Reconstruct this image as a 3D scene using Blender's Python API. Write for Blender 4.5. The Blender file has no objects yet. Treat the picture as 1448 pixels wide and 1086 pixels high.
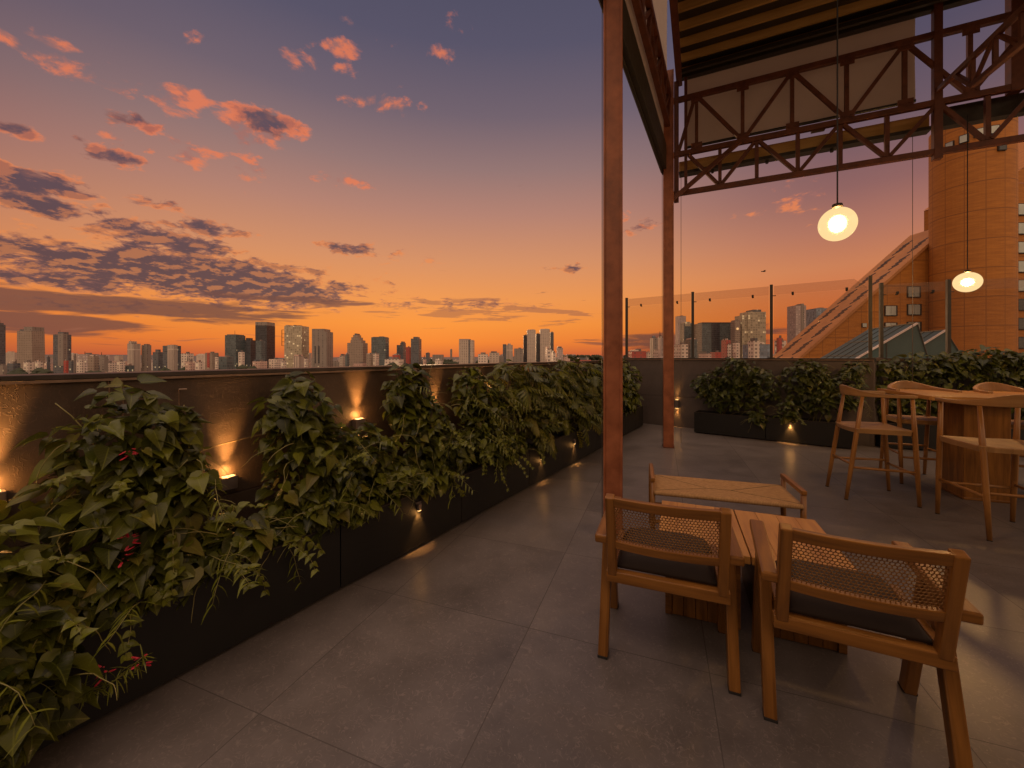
import bpy, bmesh, math, random
from mathutils import Vector, Matrix
random.seed(7)
PI = math.pi
S = bpy.context.scene
C = S.collection
H = 1.45          # eye height above the terrace
F = 563.0         # focal length in photo pixels
def kx(u): return (u-724)/F
# ------------------------------------------------------------------ helpers
def lin(c):
    c = c/255.0
    return c/12.92 if c <= .04045 else ((c+.055)/1.055)**2.4
def rgb(r, g, b): return (lin(r), lin(g), lin(b), 1)

class MB:
    """collects shapes; build() links them as ONE mesh object"""
    def __init__(s): s.v = []; s.f = []; s.uv = []; s.mi = []
    def poly(s, pts, uvs=None, mi=0):
        n = len(s.v); s.v += [tuple(p) for p in pts]
        s.f.append(tuple(range(n, n+len(pts))))
        s.uv.append(uvs or [(p[0]+p[1]*.7, p[2]+p[1]*.3) for p in pts]); s.mi.append(mi)
    def mesh(s, verts, faces, uvs=None, mi=0):
        n = len(s.v); s.v += [tuple(p) for p in verts]
        for i, f in enumerate(faces):
            s.f.append(tuple(n+a for a in f))
            s.uv.append(uvs[i] if uvs else [(verts[a][0]+verts[a][1]*.7, verts[a][2]) for a in f]); s.mi.append(mi)
    def box(s, c, size, M=None, mi=0, taper=1.0):
        sx, sy, sz = [a/2 for a in size]
        L = max(range(3), key=lambda i: size[i]); o = (random.random()*7, random.random()*7)
        loc = [Vector((x*(taper if z > 0 else 1), y*(taper if z > 0 else 1), z)) for x in (-sx, sx) for y in (-sy, sy) for z in (-sz, sz)]
        fs = [(0,1,3,2), (4,6,7,5), (0,4,5,1), (2,3,7,6), (0,2,6,4), (1,5,7,3)]
        uvs = []
        for i, f in enumerate(fs):
            ax = i//2; oth = [a for a in range(3) if a != ax]
            ua = L if L != ax else oth[0]; va = [a for a in oth if a != ua][0]
            uvs.append([(loc[q][ua]+o[0], loc[q][va]+o[1]+ax*.37) for q in f])
        c = Vector(c)
        vv = [(M @ p if M else p)+c for p in loc]
        s.mesh(vv, fs, uvs, mi)
    def beam(s, p0, p1, w, h, up=(0,0,1), mi=0):
        p0 = Vector(p0); p1 = Vector(p1); x = (p1-p0); L = x.length; x.normalize()
        up = Vector(up); y = up.cross(x)
        if y.length < 1e-4: y = Vector((0,1,0)).cross(x)
        y.normalize(); z = x.cross(y)
        M = Matrix((x, y, z)).transposed()
        s.box((p0+p1)/2, (L, w, h), M, mi)
    def tube(s, pts, r, n=8, cap=True, mi=0):
        pts = [Vector(p) for p in pts]; rs = r if isinstance(r, (list, tuple)) else [r]*len(pts)
        rings = []; b = len(s.v); acc = 0; vo = random.random()*5
        prev = None; lens = []
        for i, p in enumerate(pts):
            if i: acc += (p-pts[i-1]).length
            lens.append(acc)
            t = (pts[min(i+1, len(pts)-1)]-pts[max(i-1, 0)]).normalized()
            if prev is None:
                a = Vector((0,0,1)).cross(t)
                if a.length < .05: a = Vector((1,0,0)).cross(t)
            else: a = prev-t*prev.dot(t)
            a.normalize(); prev = a; c2 = t.cross(a)
            for j in range(n):
                an = 2*PI*j/n; q = p+(a*math.cos(an)+c2*math.sin(an))*rs[i]; s.v.append(tuple(q))
        for i in range(len(pts)-1):
            for j in range(n):
                j2 = (j+1) % n
                s.f.append((b+i*n+j, b+i*n+j2, b+(i+1)*n+j2, b+(i+1)*n+j))
                va, vb = j*2*PI*rs[i]/n+vo, (j+1)*2*PI*rs[i]/n+vo
                s.uv.append([(lens[i]+vo, va), (lens[i]+vo, vb), (lens[i+1]+vo, vb), (lens[i+1]+vo, va)]); s.mi.append(mi)
        if cap:
            for i, rev in ((0, 1), (len(pts)-1, 0)):
                f = tuple(b+i*n+j for j in range(n)); f = f[::-1] if rev else f
                s.f.append(f); s.uv.append([(s.v[a][0], s.v[a][1]) for a in f]); s.mi.append(mi)
    def lathe(s, prof, c=(0,0,0), n=24, mi=0):
        b = len(s.v); c = Vector(c)
        for r, z in prof:
            for j in range(n):
                a = 2*PI*j/n; s.v.append((c.x+r*math.cos(a), c.y+r*math.sin(a), c.z+z))
        for i in range(len(prof)-1):
            for j in range(n):
                j2 = (j+1) % n
                s.f.append((b+i*n+j, b+i*n+j2, b+(i+1)*n+j2, b+(i+1)*n+j))
                s.uv.append([(j/n, prof[i][1]), ((j+1)/n, prof[i][1]), ((j+1)/n, prof[i+1][1]), (j/n, prof[i+1][1])]); s.mi.append(mi)
        for i, rev in ((0, 1), (len(prof)-1, 0)):
            f = tuple(b+i*n+j for j in range(n)); f = f[::-1] if rev else f
            s.f.append(f); s.uv.append([(s.v[a][0], s.v[a][1]) for a in f]); s.mi.append(mi)
    def sweep(s, pts, ws, hs, mi=0, tilt=0.0):
        """rectangular section (w horizontal across, h vertical) along a path"""
        pts = [Vector(p) for p in pts]; b = len(s.v); n = len(pts); L = [0]
        for i in range(1, n): L.append(L[-1]+(pts[i]-pts[i-1]).length)
        o = random.random()*9
        for i, p in enumerate(pts):
            t = (pts[min(i+1, n-1)]-pts[max(i-1, 0)]); t.z = 0; t.normalize()
            a = Vector((t.y, -t.x, 0)); w = ws[i] if isinstance(ws, list) else ws; h = hs[i] if isinstance(hs, list) else hs
            for sw, sh in ((-1,-1), (1,-1), (1,1), (-1,1)):
                q = p+a*(sw*w/2+tilt*sh*h/2)+Vector((0,0,sh*h/2)); s.v.append(tuple(q))
        for i in range(n-1):
            for j in range(4):
                j2 = (j+1) % 4
                s.f.append((b+i*4+j, b+i*4+j2, b+(i+1)*4+j2, b+(i+1)*4+j))
                s.uv.append([(L[i]+o, j*.05+o), (L[i]+o, j*.05+.05+o), (L[i+1]+o, j*.05+.05+o), (L[i+1]+o, j*.05+o)]); s.mi.append(mi)
        for i, rev in ((0, 1), (n-1, 0)):
            f = tuple(b+i*4+j for j in range(4)); f = f[::-1] if rev else f
            s.f.append(f); s.uv.append([(s.v[a][0], s.v[a][2]) for a in f]); s.mi.append(mi)
    def prism(s, outline, z0, z1, mi=0):
        n = len(outline)
        s.poly([(x, y, z1) for x, y in outline], [(x, y) for x, y in outline], mi)
        s.poly([(x, y, z0) for x, y in outline][::-1], [(x, y) for x, y in outline][::-1], mi)
        acc = 0
        for i in range(n):
            a = outline[i]; c = outline[(i+1) % n]; L = math.dist(a, c)
            s.poly([(a[0], a[1], z0), (c[0], c[1], z0), (c[0], c[1], z1), (a[0], a[1], z1)], [(acc, z0), (acc+L, z0), (acc+L, z1), (acc, z1)], mi); acc += L
    def build(s, name, mat, parent=None, smooth=False, bevel=0, loc=None, seg=2):
        me = bpy.data.meshes.new(name); me.from_pydata(s.v, [], s.f)
        uvl = me.uv_layers.new(name='UVMap'); k = 0
        flat = []
        for u in s.uv:
            for q in u: flat += [q[0], q[1]]
        uvl.data.foreach_set('uv', flat)
        mats = mat if isinstance(mat, (list, tuple)) else [mat]
        for m in mats: me.materials.append(m)
        if len(mats) > 1: me.polygons.foreach_set('material_index', s.mi)
        bm = bmesh.new(); bm.from_mesh(me); bmesh.ops.remove_doubles(bm, verts=bm.verts, dist=1e-5)
        bmesh.ops.recalc_face_normals(bm, faces=bm.faces); bm.to_mesh(me); bm.free()
        if smooth: me.polygons.foreach_set('use_smooth', [True]*len(me.polygons))
        me.update()
        o = bpy.data.objects.new(name, me); C.objects.link(o)
        if parent: o.parent = parent
        if loc: o.location = loc
        if bevel:
            b = o.modifiers.new('bevel', 'BEVEL'); b.width = bevel; b.segments = seg; b.limit_method = 'ANGLE'; b.angle_limit = math.radians(50)
        return o

def tag(o, label=None, cat=None, group=None, kind=None):
    if label: o['label'] = label
    if cat: o['category'] = cat
    if group: o['group'] = group
    if kind: o['kind'] = kind
    return o
def thing(name, label, cat, loc=(0,0,0), rz=0, group=None):
    o = bpy.data.objects.new(name, None); C.objects.link(o); o.empty_display_size = .1
    o.location = loc; o.rotation_euler = (0,0,rz)
    return tag(o, label, cat, group)
def children(o): return [x for x in list(bpy.data.objects) if x.parent == o]
def copy_tree(o, parent=None):
    c = o.copy(); C.objects.link(c)
    if o.data and o.type == 'LIGHT': pass
    if parent: c.parent = parent
    for ch in children(o): copy_tree(ch, c)
    return c

# ------------------------------------------------------------------ materials
def mat(name, base=(.5,.5,.5,1), rough=.5, metal=0, spec=.5):
    m = bpy.data.materials.new(name); m.use_nodes = True
    b = m.node_tree.nodes['Principled BSDF']
    b.inputs['Base Color'].default_value = base; b.inputs['Roughness'].default_value = rough
    b.inputs['Metallic'].default_value = metal; b.inputs['Specular IOR Level'].default_value = spec
    return m
class NT:
    def __init__(s, nt): s.nt = nt
    def n(s, typ, **kw):
        x = s.nt.nodes.new(typ)
        for k, v in kw.items():
            if k == 'ins':
                for a, b in v.items():
                    if hasattr(b, 'is_output') or isinstance(b, bpy.types.NodeSocket): s.nt.links.new(b, x.inputs[a])
                    else: x.inputs[a].default_value = b
            else: setattr(x, k, v)
        return x
    def math(s, op, a, b=0.0, c=None, clamp=False):
        x = s.nt.nodes.new('ShaderNodeMath'); x.operation = op; x.use_clamp = clamp
        for i, q in enumerate((a, b, c)):
            if q is None: continue
            if isinstance(q, bpy.types.NodeSocket): s.nt.links.new(q, x.inputs[i])
            else: x.inputs[i].default_value = q
        return x.outputs[0]
    def mix(s, f, a, b, blend='MIX'):
        x = s.nt.nodes.new('ShaderNodeMix'); x.data_type = 'RGBA'; x.blend_type = blend; x.clamp_factor = True
        for i, q in ((0, f), (6, a), (7, b)):
            if isinstance(q, bpy.types.NodeSocket): s.nt.links.new(q, x.inputs[i])
            else: x.inputs[i].default_value = q
        return x.outputs[2]
    def ramp(s, f, stops, interp='LINEAR'):
        x = s.nt.nodes.new('ShaderNodeValToRGB'); x.color_ramp.interpolation = interp
        e = x.color_ramp.elements
        while len(e) > 1: e.remove(e[-1])
        for i, (p, c) in enumerate(stops):
            if i == 0: e[0].position = p; e[0].color = c
            else: q = e.new(p); q.color = c
        s.nt.links.new(f, x.inputs[0]); return x
    def link(s, a, b): s.nt.links.new(a, b)
    def smooth(s, x, lo, hi, a=0.0, b=1.0):
        q = s.nt.nodes.new('ShaderNodeMapRange'); q.interpolation_type = 'SMOOTHSTEP'
        for nm, vv in (('Value', x), ('From Min', lo), ('From Max', hi), ('To Min', a), ('To Max', b)):
            if isinstance(vv, bpy.types.NodeSocket): s.nt.links.new(vv, q.inputs[nm])
            else: q.inputs[nm].default_value = vv
        return q.outputs['Result']

def wood(name, dark, light, rough=.38, sc=1.0):
    m = mat(name, light, rough); t = NT(m.node_tree); b = m.node_tree.nodes['Principled BSDF']
    uv = t.n('ShaderNodeUVMap', uv_map='UVMap').outputs[0]
    mp = t.n('ShaderNodeMapping', ins={'Vector': uv, 'Scale': (2.2*sc, 42*sc, 1)}).outputs[0]
    mp2 = t.n('ShaderNodeMapping', ins={'Vector': uv, 'Scale': (1.6*sc, 9*sc, 1)}).outputs[0]
    n1 = t.n('ShaderNodeTexNoise', ins={'Vector': mp, 'Scale': 1.0, 'Detail': 5.0, 'Roughness': .6, 'Distortion': .5}).outputs[0]
    n2 = t.n('ShaderNodeTexNoise', ins={'Vector': mp2, 'Scale': 1.0, 'Detail': 3.0, 'Distortion': 1.2}).outputs[0]
    n3 = t.n('ShaderNodeTexNoise', ins={'Vector': uv, 'Scale': 2.3*sc, 'Detail': 2.0}).outputs[0]
    s1 = t.math('ADD', t.math('MULTIPLY', n1, .5), t.math('MULTIPLY', n2, .5))
    r = t.ramp(s1, [(.37, dark), (.60, light)]).outputs[0]
    c = t.mix(t.math('MULTIPLY', n3, .55), r, tuple([q*.62 for q in light[:3]]+[1]))
    t.link(c, b.inputs['Base Color'])
    t.link(t.math('MULTIPLY_ADD', n1, .25, rough-.1), b.inputs['Roughness'])
    bp = t.n('ShaderNodeBump', ins={'Height': n1, 'Strength': .12, 'Distance': .002}).outputs[0]
    t.link(bp, b.inputs['Normal'])
    return m
def noisy(name, c1, c2, scale=6, rough=.6, metal=0, bump=.1, dist=.01, detail=6, stretch=(1,1,1), distortion=0, rv=.15):
    m = mat(name, c1, rough, metal); t = NT(m.node_tree); b = m.node_tree.nodes['Principled BSDF']
    co = t.n('ShaderNodeTexCoord').outputs['Object']
    mp = t.n('ShaderNodeMapping', ins={'Vector': co, 'Scale': stretch}).outputs[0]
    n1 = t.n('ShaderNodeTexNoise', ins={'Vector': mp, 'Scale': scale, 'Detail': detail, 'Roughness': .6, 'Distortion': distortion}).outputs[0]
    t.link(t.ramp(n1, [(.3, c1), (.7, c2)]).outputs[0], b.inputs['Base Color'])
    t.link(t.math('MULTIPLY_ADD', n1, rv*2, rough-rv), b.inputs['Roughness'])
    if bump: t.link(t.n('ShaderNodeBump', ins={'Height': n1, 'Strength': bump, 'Distance': dist}).outputs[0], b.inputs['Normal'])
    return m

M = {}
M['wood'] = wood('teak', (.11,.040,.006,1), (.33,.138,.024,1), .34)
M['table_wood'] = wood('table teak', (.36,.15,.034,1), (.60,.30,.075,1), .30)
M['stool_wood'] = wood('pale teak', (.23,.096,.02,1), (.43,.20,.05,1), .34)
M['seat_wood'] = wood('worn oak', (.27,.14,.048,1), (.46,.26,.10,1), .36)
M['rust_steel'] = noisy('rust red painted steel', (.20,.058,.020,1), (.38,.125,.05,1), 7, .5, 0, .05, .004)
M['truss_steel'] = noisy('brown painted steel', (.085,.024,.010,1), (.185,.058,.026,1), 9, .5, 0, .05, .004)
M['dark_steel'] = noisy('dark painted steel', (.022,.019,.013,1), (.04,.033,.022,1), 14, .45)
M['black_metal'] = noisy('black planter metal', (.0035,.003,.0026,1), (.007,.006,.005,1), 5, .6, 0, .04, .004)
M['cap_metal'] = noisy('dark cap metal', (.035,.026,.02,1), (.06,.045,.035,1), 20, .38, .3)
M['seam_metal'] = noisy('pale metal edge', (.18,.12,.08,1), (.28,.19,.13,1), 20, .4, .4)
M['soil'] = noisy('soil', (.012,.009,.006,1), (.03,.022,.015,1), 30, .9, 0, .6, .02)
M['cable'] = mat('steel cable', (.12,.10,.09,1), .4, .6)
M['fabric'] = noisy('beige screen cloth', (.46,.41,.36,1), (.55,.49,.43,1), 3, .85, 0, .03, .01)
M['gold_metal'] = noisy('tarnished gold metal', (.40,.235,.07,1), (.56,.35,.115,1), 7, .36, .3, .05, .004, stretch=(.3,.3,3))
M['roof_shade'] = noisy('shade toned roof sheet', (.022,.017,.011,1), (.04,.03,.02,1), 4, .5, .2, .04, .004)  # darker than the ribs: the shade between them put into the colour
M['cushion'] = noisy('dark brown upholstery', (.022,.013,.009,1), (.034,.021,.015,1), 160, .78, 0, .15, .001)
M['cane'] = noisy('woven cane', (.17,.078,.018,1), (.28,.135,.034,1), 60, .5)
M['rubber'] = mat('rubber', (.02,.018,.016,1), .8)
M['housing'] = noisy('bronze lamp housing', (.17,.13,.11,1), (.24,.19,.16,1), 25, .35, .4)
M['stem'] = noisy('vine stem', (.12,.075,.03,1), (.20,.14,.05,1), 30, .6)
M['tendril'] = noisy('young green stem', (.16,.15,.04,1), (.28,.24,.07,1), 30, .5)
M['flower'] = noisy('red petals', (.42,.015,.03,1), (.60,.04,.07,1), 40, .5)

# screen cloth lets a little light through
t = NT(M['fabric'].node_tree); b = M['fabric'].node_tree.nodes['Principled BSDF']
tr = t.n('ShaderNodeBsdfTranslucent', ins={'Color': (.62,.55,.48,1)}); mx = t.n('ShaderNodeMixShader', ins={0: .55})
t.link(b.outputs[0], mx.inputs[1]); t.link(tr.outputs[0], mx.inputs[2]); t.link(mx.outputs[0], M['fabric'].node_tree.nodes['Material Output'].inputs[0])

def glass_mat(name, tint, gloss=.12, rough=.0, haze=0.0):
    m = bpy.data.materials.new(name); m.use_nodes = True; nt = m.node_tree; nt.nodes.clear(); t = NT(nt)
    out = t.n('ShaderNodeOutputMaterial'); tp = t.n('ShaderNodeBsdfTransparent', ins={'Color': tint})
    gl = t.n('ShaderNodeBsdfGlossy', ins={'Color': (1,1,1,1), 'Roughness': rough})
    fr = t.n('ShaderNodeFresnel', ins={'IOR': 1.45}).outputs[0]
    mx = t.n('ShaderNodeMixShader'); t.link(t.math('MULTIPLY', fr, gloss*8, clamp=True), mx.inputs[0])
    t.link(tp.outputs[0], mx.inputs[1]); t.link(gl.outputs[0], mx.inputs[2])
    if haze:
        df = t.n('ShaderNodeBsdfDiffuse', ins={'Color': (.7,.6,.55,1)}); m2 = t.n('ShaderNodeMixShader', ins={0: haze})
        t.link(mx.outputs[0], m2.inputs[1]); t.link(df.outputs[0], m2.inputs[2]); t.link(m2.outputs[0], out.inputs[0])
    else: t.link(mx.outputs[0], out.inputs[0])
    return m
M['glass'] = glass_mat('balustrade glass', (.9,.88,.87,1), .004, 0, .015)
M['glass_strip'] = glass_mat('balustrade glass upper strip', (.88,.85,.84,1), .004, 0, .06)

def emis(name, col, st):
    m = bpy.data.materials.new(name); m.use_nodes = True; nt = m.node_tree; nt.nodes.clear(); t = NT(nt)
    out = t.n('ShaderNodeOutputMaterial'); e = t.n('ShaderNodeEmission', ins={'Color': col, 'Strength': st}); t.link(e.outputs[0], out.inputs[0]); return m
M['lens'] = emis('lit lamp lens', (1,.55,.18,1), 3.2)
M['bulb'] = emis('lit bulb', (1,.82,.52,1), 40)
# opal globe: glowing glass through which the bulb shows
m = bpy.data.materials.new('opal globe'); m.use_nodes = True; nt = m.node_tree; nt.nodes.clear(); t = NT(nt)
out = t.n('ShaderNodeOutputMaterial'); e = t.n('ShaderNodeEmission', ins={'Color': (1,.70,.33,1), 'Strength': 1.12})
tp = t.n('ShaderNodeBsdfTransparent', ins={'Color': (1,.85,.6,1)}); mx = t.n('ShaderNodeMixShader', ins={0: .14})
gl = t.n('ShaderNodeBsdfGlossy', ins={'Roughness': .12}); m2 = t.n('ShaderNodeMixShader', ins={0: .05})
t.link(e.outputs[0], mx.inputs[1]); t.link(tp.outputs[0], mx.inputs[2]); t.link(mx.outputs[0], m2.inputs[1]); t.link(gl.outputs[0], m2.inputs[2]); t.link(m2.outputs[0], out.inputs[0])
M['globe'] = m

# floor tiles: object space of the floor is turned to the tile grid
TILE = .868
m = mat('grey porcelain tile', (.05,.04,.036,1), .4); t = NT(m.node_tree); b = m.node_tree.nodes['Principled BSDF']
co = t.n('ShaderNodeTexCoord').outputs['Object']
sep = t.n('ShaderNodeSeparateXYZ', ins={0: co})
def edge(x):
    f = t.math('FRACT', t.math('DIVIDE', x, TILE)); d = t.math('ABSOLUTE', t.math('SUBTRACT', f, .5))
    return t.math('GREATER_THAN', d, .5-.0026)
joint = t.math('MAXIMUM', edge(sep.outputs[0]), edge(sep.outputs[1]))
fx = t.math('FLOOR', t.math('DIVIDE', sep.outputs[0], TILE)); fy = t.math('FLOOR', t.math('DIVIDE', sep.outputs[1], TILE))
cv = t.n('ShaderNodeCombineXYZ', ins={0: fx, 1: fy}).outputs[0]
wn = t.n('ShaderNodeTexWhiteNoise', ins={'Vector': cv}); 
off = t.n('ShaderNodeVectorMath', operation='MULTIPLY_ADD', ins={0: wn.outputs['Color'], 1: (9,9,9), 2: co}).outputs[0]
nb = t.n('ShaderNodeTexNoise', ins={'Vector': off, 'Scale': 3.2, 'Detail': 8.0, 'Roughness': .62}).outputs[0]
nf = t.n('ShaderNodeTexNoise', ins={'Vector': off, 'Scale': 26.0, 'Detail': 4.0, 'Roughness': .65, 'Distortion': 1.2}).outputs[0]
# thin fibres: narrow level lines of a distorted noise
fib = t.n('ShaderNodeTexNoise', ins={'Vector': off, 'Scale': 15.0, 'Detail': 1.0, 'Distortion': 2.6}).outputs[0]
fl = t.smooth(t.math('ABSOLUTE', t.math('SUBTRACT', fib, .5)), .05, .0)
fl = t.math('MULTIPLY', fl, t.smooth(nf, .42, .58))
c1 = t.ramp(nb, [(.3, (.100,.086,.079,1)), (.72, (.180,.156,.144,1))]).outputs[0]
c2 = t.mix(t.math('MULTIPLY', nf, .5), c1, (.078,.067,.062,1))
c3 = t.mix(t.math('MULTIPLY', fl, .34), c2, (.31,.26,.23,1))
c4 = t.mix(t.math('MULTIPLY', t.math('SUBTRACT', wn.outputs['Value'], .4), .45), c3, (.2,.17,.15,1))
st = t.n('ShaderNodeTexNoise', ins={'Vector': co, 'Scale': 1.1, 'Detail': 6.0, 'Roughness': .6, 'Distortion': .8}).outputs[0]
c4 = t.mix(t.smooth(st, .48, .70, 0, .32), c4, (.055,.045,.040,1))
sp_ = t.n('ShaderNodeTexNoise', ins={'Vector': co, 'Scale': 90.0, 'Detail': 1.0}).outputs[0]
c4 = t.mix(t.smooth(sp_, .74, .80, 0, .7), c4, (.36,.31,.28,1))
c5 = t.mix(t.math('MULTIPLY', joint, .75), c4, (.06,.05,.045,1))
t.link(c5, b.inputs['Base Color'])
t.link(t.math('ADD', t.math('MULTIPLY_ADD', nb, .18, .27), t.math('MULTIPLY', joint, .3)), b.inputs['Roughness'])
hh = t.math('SUBTRACT', t.math('MULTIPLY', nf, .25), joint)
t.link(t.n('ShaderNodeBump', ins={'Height': hh, 'Strength': .25, 'Distance': .003}).outputs[0], b.inputs['Normal'])
M['tile'] = m

# parapet: dark trowelled plaster with curling marks and panel joints
def plaster(name, c1, c2, mark):
    m = mat(name, c1, .62); t = NT(m.node_tree); b = m.node_tree.nodes['Principled BSDF']
    co = t.n('ShaderNodeTexCoord').outputs['Object']
    n1 = t.n('ShaderNodeTexNoise', ins={'Vector': co, 'Scale': 3.0, 'Detail': 8.0, 'Roughness': .65}).outputs[0]
    n2 = t.n('ShaderNodeTexNoise', ins={'Vector': co, 'Scale': 11.0, 'Detail': 2.0, 'Distortion': 3.2}).outputs[0]
    ln = t.smooth(t.math('ABSOLUTE', t.math('SUBTRACT', n2, .5)), .03, .0)
    n3 = t.n('ShaderNodeTexNoise', ins={'Vector': co, 'Scale': 60.0, 'Detail': 3.0}).outputs[0]
    c = t.ramp(n1, [(.3, c1), (.7, c2)]).outputs[0]
    c = t.mix(t.math('MULTIPLY', ln, .35), c, mark)
    t.link(c, b.inputs['Base Color'])
    hh = t.math('ADD', t.math('MULTIPLY', n3, .35), t.math('MULTIPLY', ln, .6))
    t.link(t.n('ShaderNodeBump', ins={'Height': hh, 'Strength': .35, 'Distance': .004}).outputs[0], b.inputs['Normal'])
    return m
M['plaster'] = plaster('dark trowelled plaster', (.06,.039,.026,1), (.095,.062,.042,1), (.15,.095,.062,1))
M['plaster_grey'] = plaster('grey brown plaster', (.075,.058,.050,1), (.11,.085,.073,1), (.13,.10,.09,1))

def leaf_mat(name, c1, c2, rough=.36):
    m = mat(name, c1, rough); t = NT(m.node_tree); nt = m.node_tree; b = nt.nodes['Principled BSDF']; b.inputs['Specular IOR Level'].default_value = .28
    at = t.n('ShaderNodeAttribute', attribute_name='tint'); sp = t.n('ShaderNodeSeparateColor', ins={0: at.outputs['Color']})
    c = t.mix(sp.outputs[0], c1, c2)
    c = t.mix(t.math('MULTIPLY', sp.outputs[2], .45), c, (.20,.155,.035,1))     # yellowing leaves
    uv = t.n('ShaderNodeUVMap', uv_map='UVMap').outputs[0]; su = t.n('ShaderNodeSeparateXYZ', ins={0: uv})
    d = t.math('ABSOLUTE', t.math('SUBTRACT', su.outputs[0], .5))
    rib = t.smooth(d, .035, .0)
    vein = t.math('FRACT', t.math('MULTIPLY', t.math('SUBTRACT', su.outputs[1], t.math('MULTIPLY', d, .7)), 7.0))
    vein = t.smooth(t.math('ABSOLUTE', t.math('SUBTRACT', vein, .5)), .08, .0)
    c = t.mix(t.math('MULTIPLY', t.math('MAXIMUM', rib, t.math('MULTIPLY', vein, .45)), .35), c, tuple([q*1.9 for q in c2[:3]]+[1]))
    t.link(c, b.inputs['Base Color'])
    t.link(t.math('MULTIPLY_ADD', sp.outputs[1], .22, rough-.08), b.inputs['Roughness'])
    t.link(t.n('ShaderNodeBump', ins={'Height': vein, 'Strength': .25, 'Distance': .002}).outputs[0], b.inputs['Normal'])
    tr = t.n('ShaderNodeBsdfTranslucent', ins={'Color': (.16,.17,.025,1)}); mx = t.n('ShaderNodeMixShader', ins={0: .16})
    t.link(b.outputs[0], mx.inputs[1]); t.link(tr.outputs[0], mx.inputs[2]); t.link(mx.outputs[0], nt.nodes['Material Output'].inputs[0])
    return m
M['leaf'] = leaf_mat('glossy heart leaf', (.014,.021,.003,1), (.15,.165,.016,1), .28)
M['leaf_split'] = leaf_mat('split philodendron leaf', (.018,.026,.004,1), (.15,.155,.016,1), .30)
M['leaf_far'] = leaf_mat('dark ivy leaf', (.012,.020,.003,1), (.085,.102,.012,1), .32)

def facade(name, wall, glass, wu=3.2, wv=3.4, fu=.55, fv=.5, lit=.02, metal=.0, rough=.5):
    """window grid in metres on the building's own surface"""
    wall = tuple([min(.72, q*1.28+.01) for q in wall[:3]]+[1]); glass = tuple([q*1.3 for q in glass[:3]]+[1])
    m = mat(name, wall, rough); t = NT(m.node_tree); b = m.node_tree.nodes['Principled BSDF']
    uv = t.n('ShaderNodeUVMap', uv_map='UVMap').outputs[0]; su = t.n('ShaderNodeSeparateXYZ', ins={0: uv})
    uu = t.math('DIVIDE', su.outputs[0], wu); vv = t.math('DIVIDE', su.outputs[1], wv)
    iu = t.math('LESS_THAN', t.math('ABSOLUTE', t.math('SUBTRACT', t.math('FRACT', uu), .5)), fu/2)
    iv = t.math('LESS_THAN', t.math('ABSOLUTE', t.math('SUBTRACT', t.math('FRACT', vv), .5)), fv/2)
    win = t.math('MULTIPLY', iu, iv)
    cv = t.n('ShaderNodeCombineXYZ', ins={0: t.math('FLOOR', uu), 1: t.math('FLOOR', vv)}).outputs[0]
    wn = t.n('ShaderNodeTexWhiteNoise', ins={'Vector': cv}).outputs['Value']
    gl = t.mix(wn, glass, tuple([q*2.2 for q in glass[:3]]+[1]))
    n1 = t.n('ShaderNodeTexNoise', ins={'Vector': uv, 'Scale': .06, 'Detail': 4.0}).outputs[0]
    wl = t.mix(n1, tuple([q*.8 for q in wall[:3]]+[1]), tuple([min(1, q*1.2) for q in wall[:3]]+[1]))
    t.link(t.mix(win, wl, gl), b.inputs['Base Color'])
    t.link(t.math('MULTIPLY_ADD', win, -.3, rough), b.inputs['Roughness'])
    if lit:
        l = t.math('MULTIPLY', win, t.math('GREATER_THAN', wn, 1-lit))
        b.inputs['Emission Color'].default_value = (1,.66,.3,1); t.link(t.math('MULTIPLY', l, .35), b.inputs['Emission Strength'])
    return m
# ------------------------------------------------------------------ frames of the terrace
def V2(a, b): return Vector((a, b, 0))
LW0 = V2(-2.16, 1.68); LD = V2(.545, .8386).normalized(); LN = V2(.8386, -.545).normalized()     # side parapet: origin, run, inward normal
PF0 = V2(-1.74, 1.41)                                                                             # planter front line
K = V2(2.51, 8.87); KD = V2(.7986, -.6018).normalized(); KN = V2(-.6018, -.7986).normalized()     # end parapet
B0 = V2(5.9, 6.95); BD = V2(.936, -.351).normalized(); BN = V2(-.351, -.936).normalized()         # return parapet
A_ = V2(.3486, .9373); Bd = V2(.9373, -.3486)                                                     # tile grid
def P(o, d, n, s, e, z): q = o+d*s+n*e; return Vector((q.x, q.y, z))
LW = lambda s, e, z: P(LW0, LD, LN, s, e, z)
KW = lambda s, e, z: P(K, KD, KN, s, e, z)
BW = lambda s, e, z: P(B0, BD, BN, s, e, z)
angL = math.atan2(LD.y, LD.x); angK = math.atan2(KD.y, KD.x); angB = math.atan2(BD.y, BD.x); angT = math.atan2(Bd.y, Bd.x)
RZ = lambda a: Matrix.Rotation(a, 3, 'Z')

# ------------------------------------------------------------------ terrace floor
g = MB(); 
tl = V2(.0906, 2.126)
corners = [LW0-LD*6+LN*-.05, LW0+LD*8.6+LN*-.05, K+KD*4.2, B0+BD*-.1, B0+BD*9, V2(9,-4), V2(-5,-4)]
Ri = RZ(-angT)
loc2 = [(Ri @ (c-tl)) for c in corners]
g.prism([(c.x, c.y) for c in loc2][::-1], -.4, 0)
fl = g.build('floor', M['tile']); fl.location = tl; fl.rotation_euler = (0,0,angT); tag(fl, kind='structure')

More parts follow.
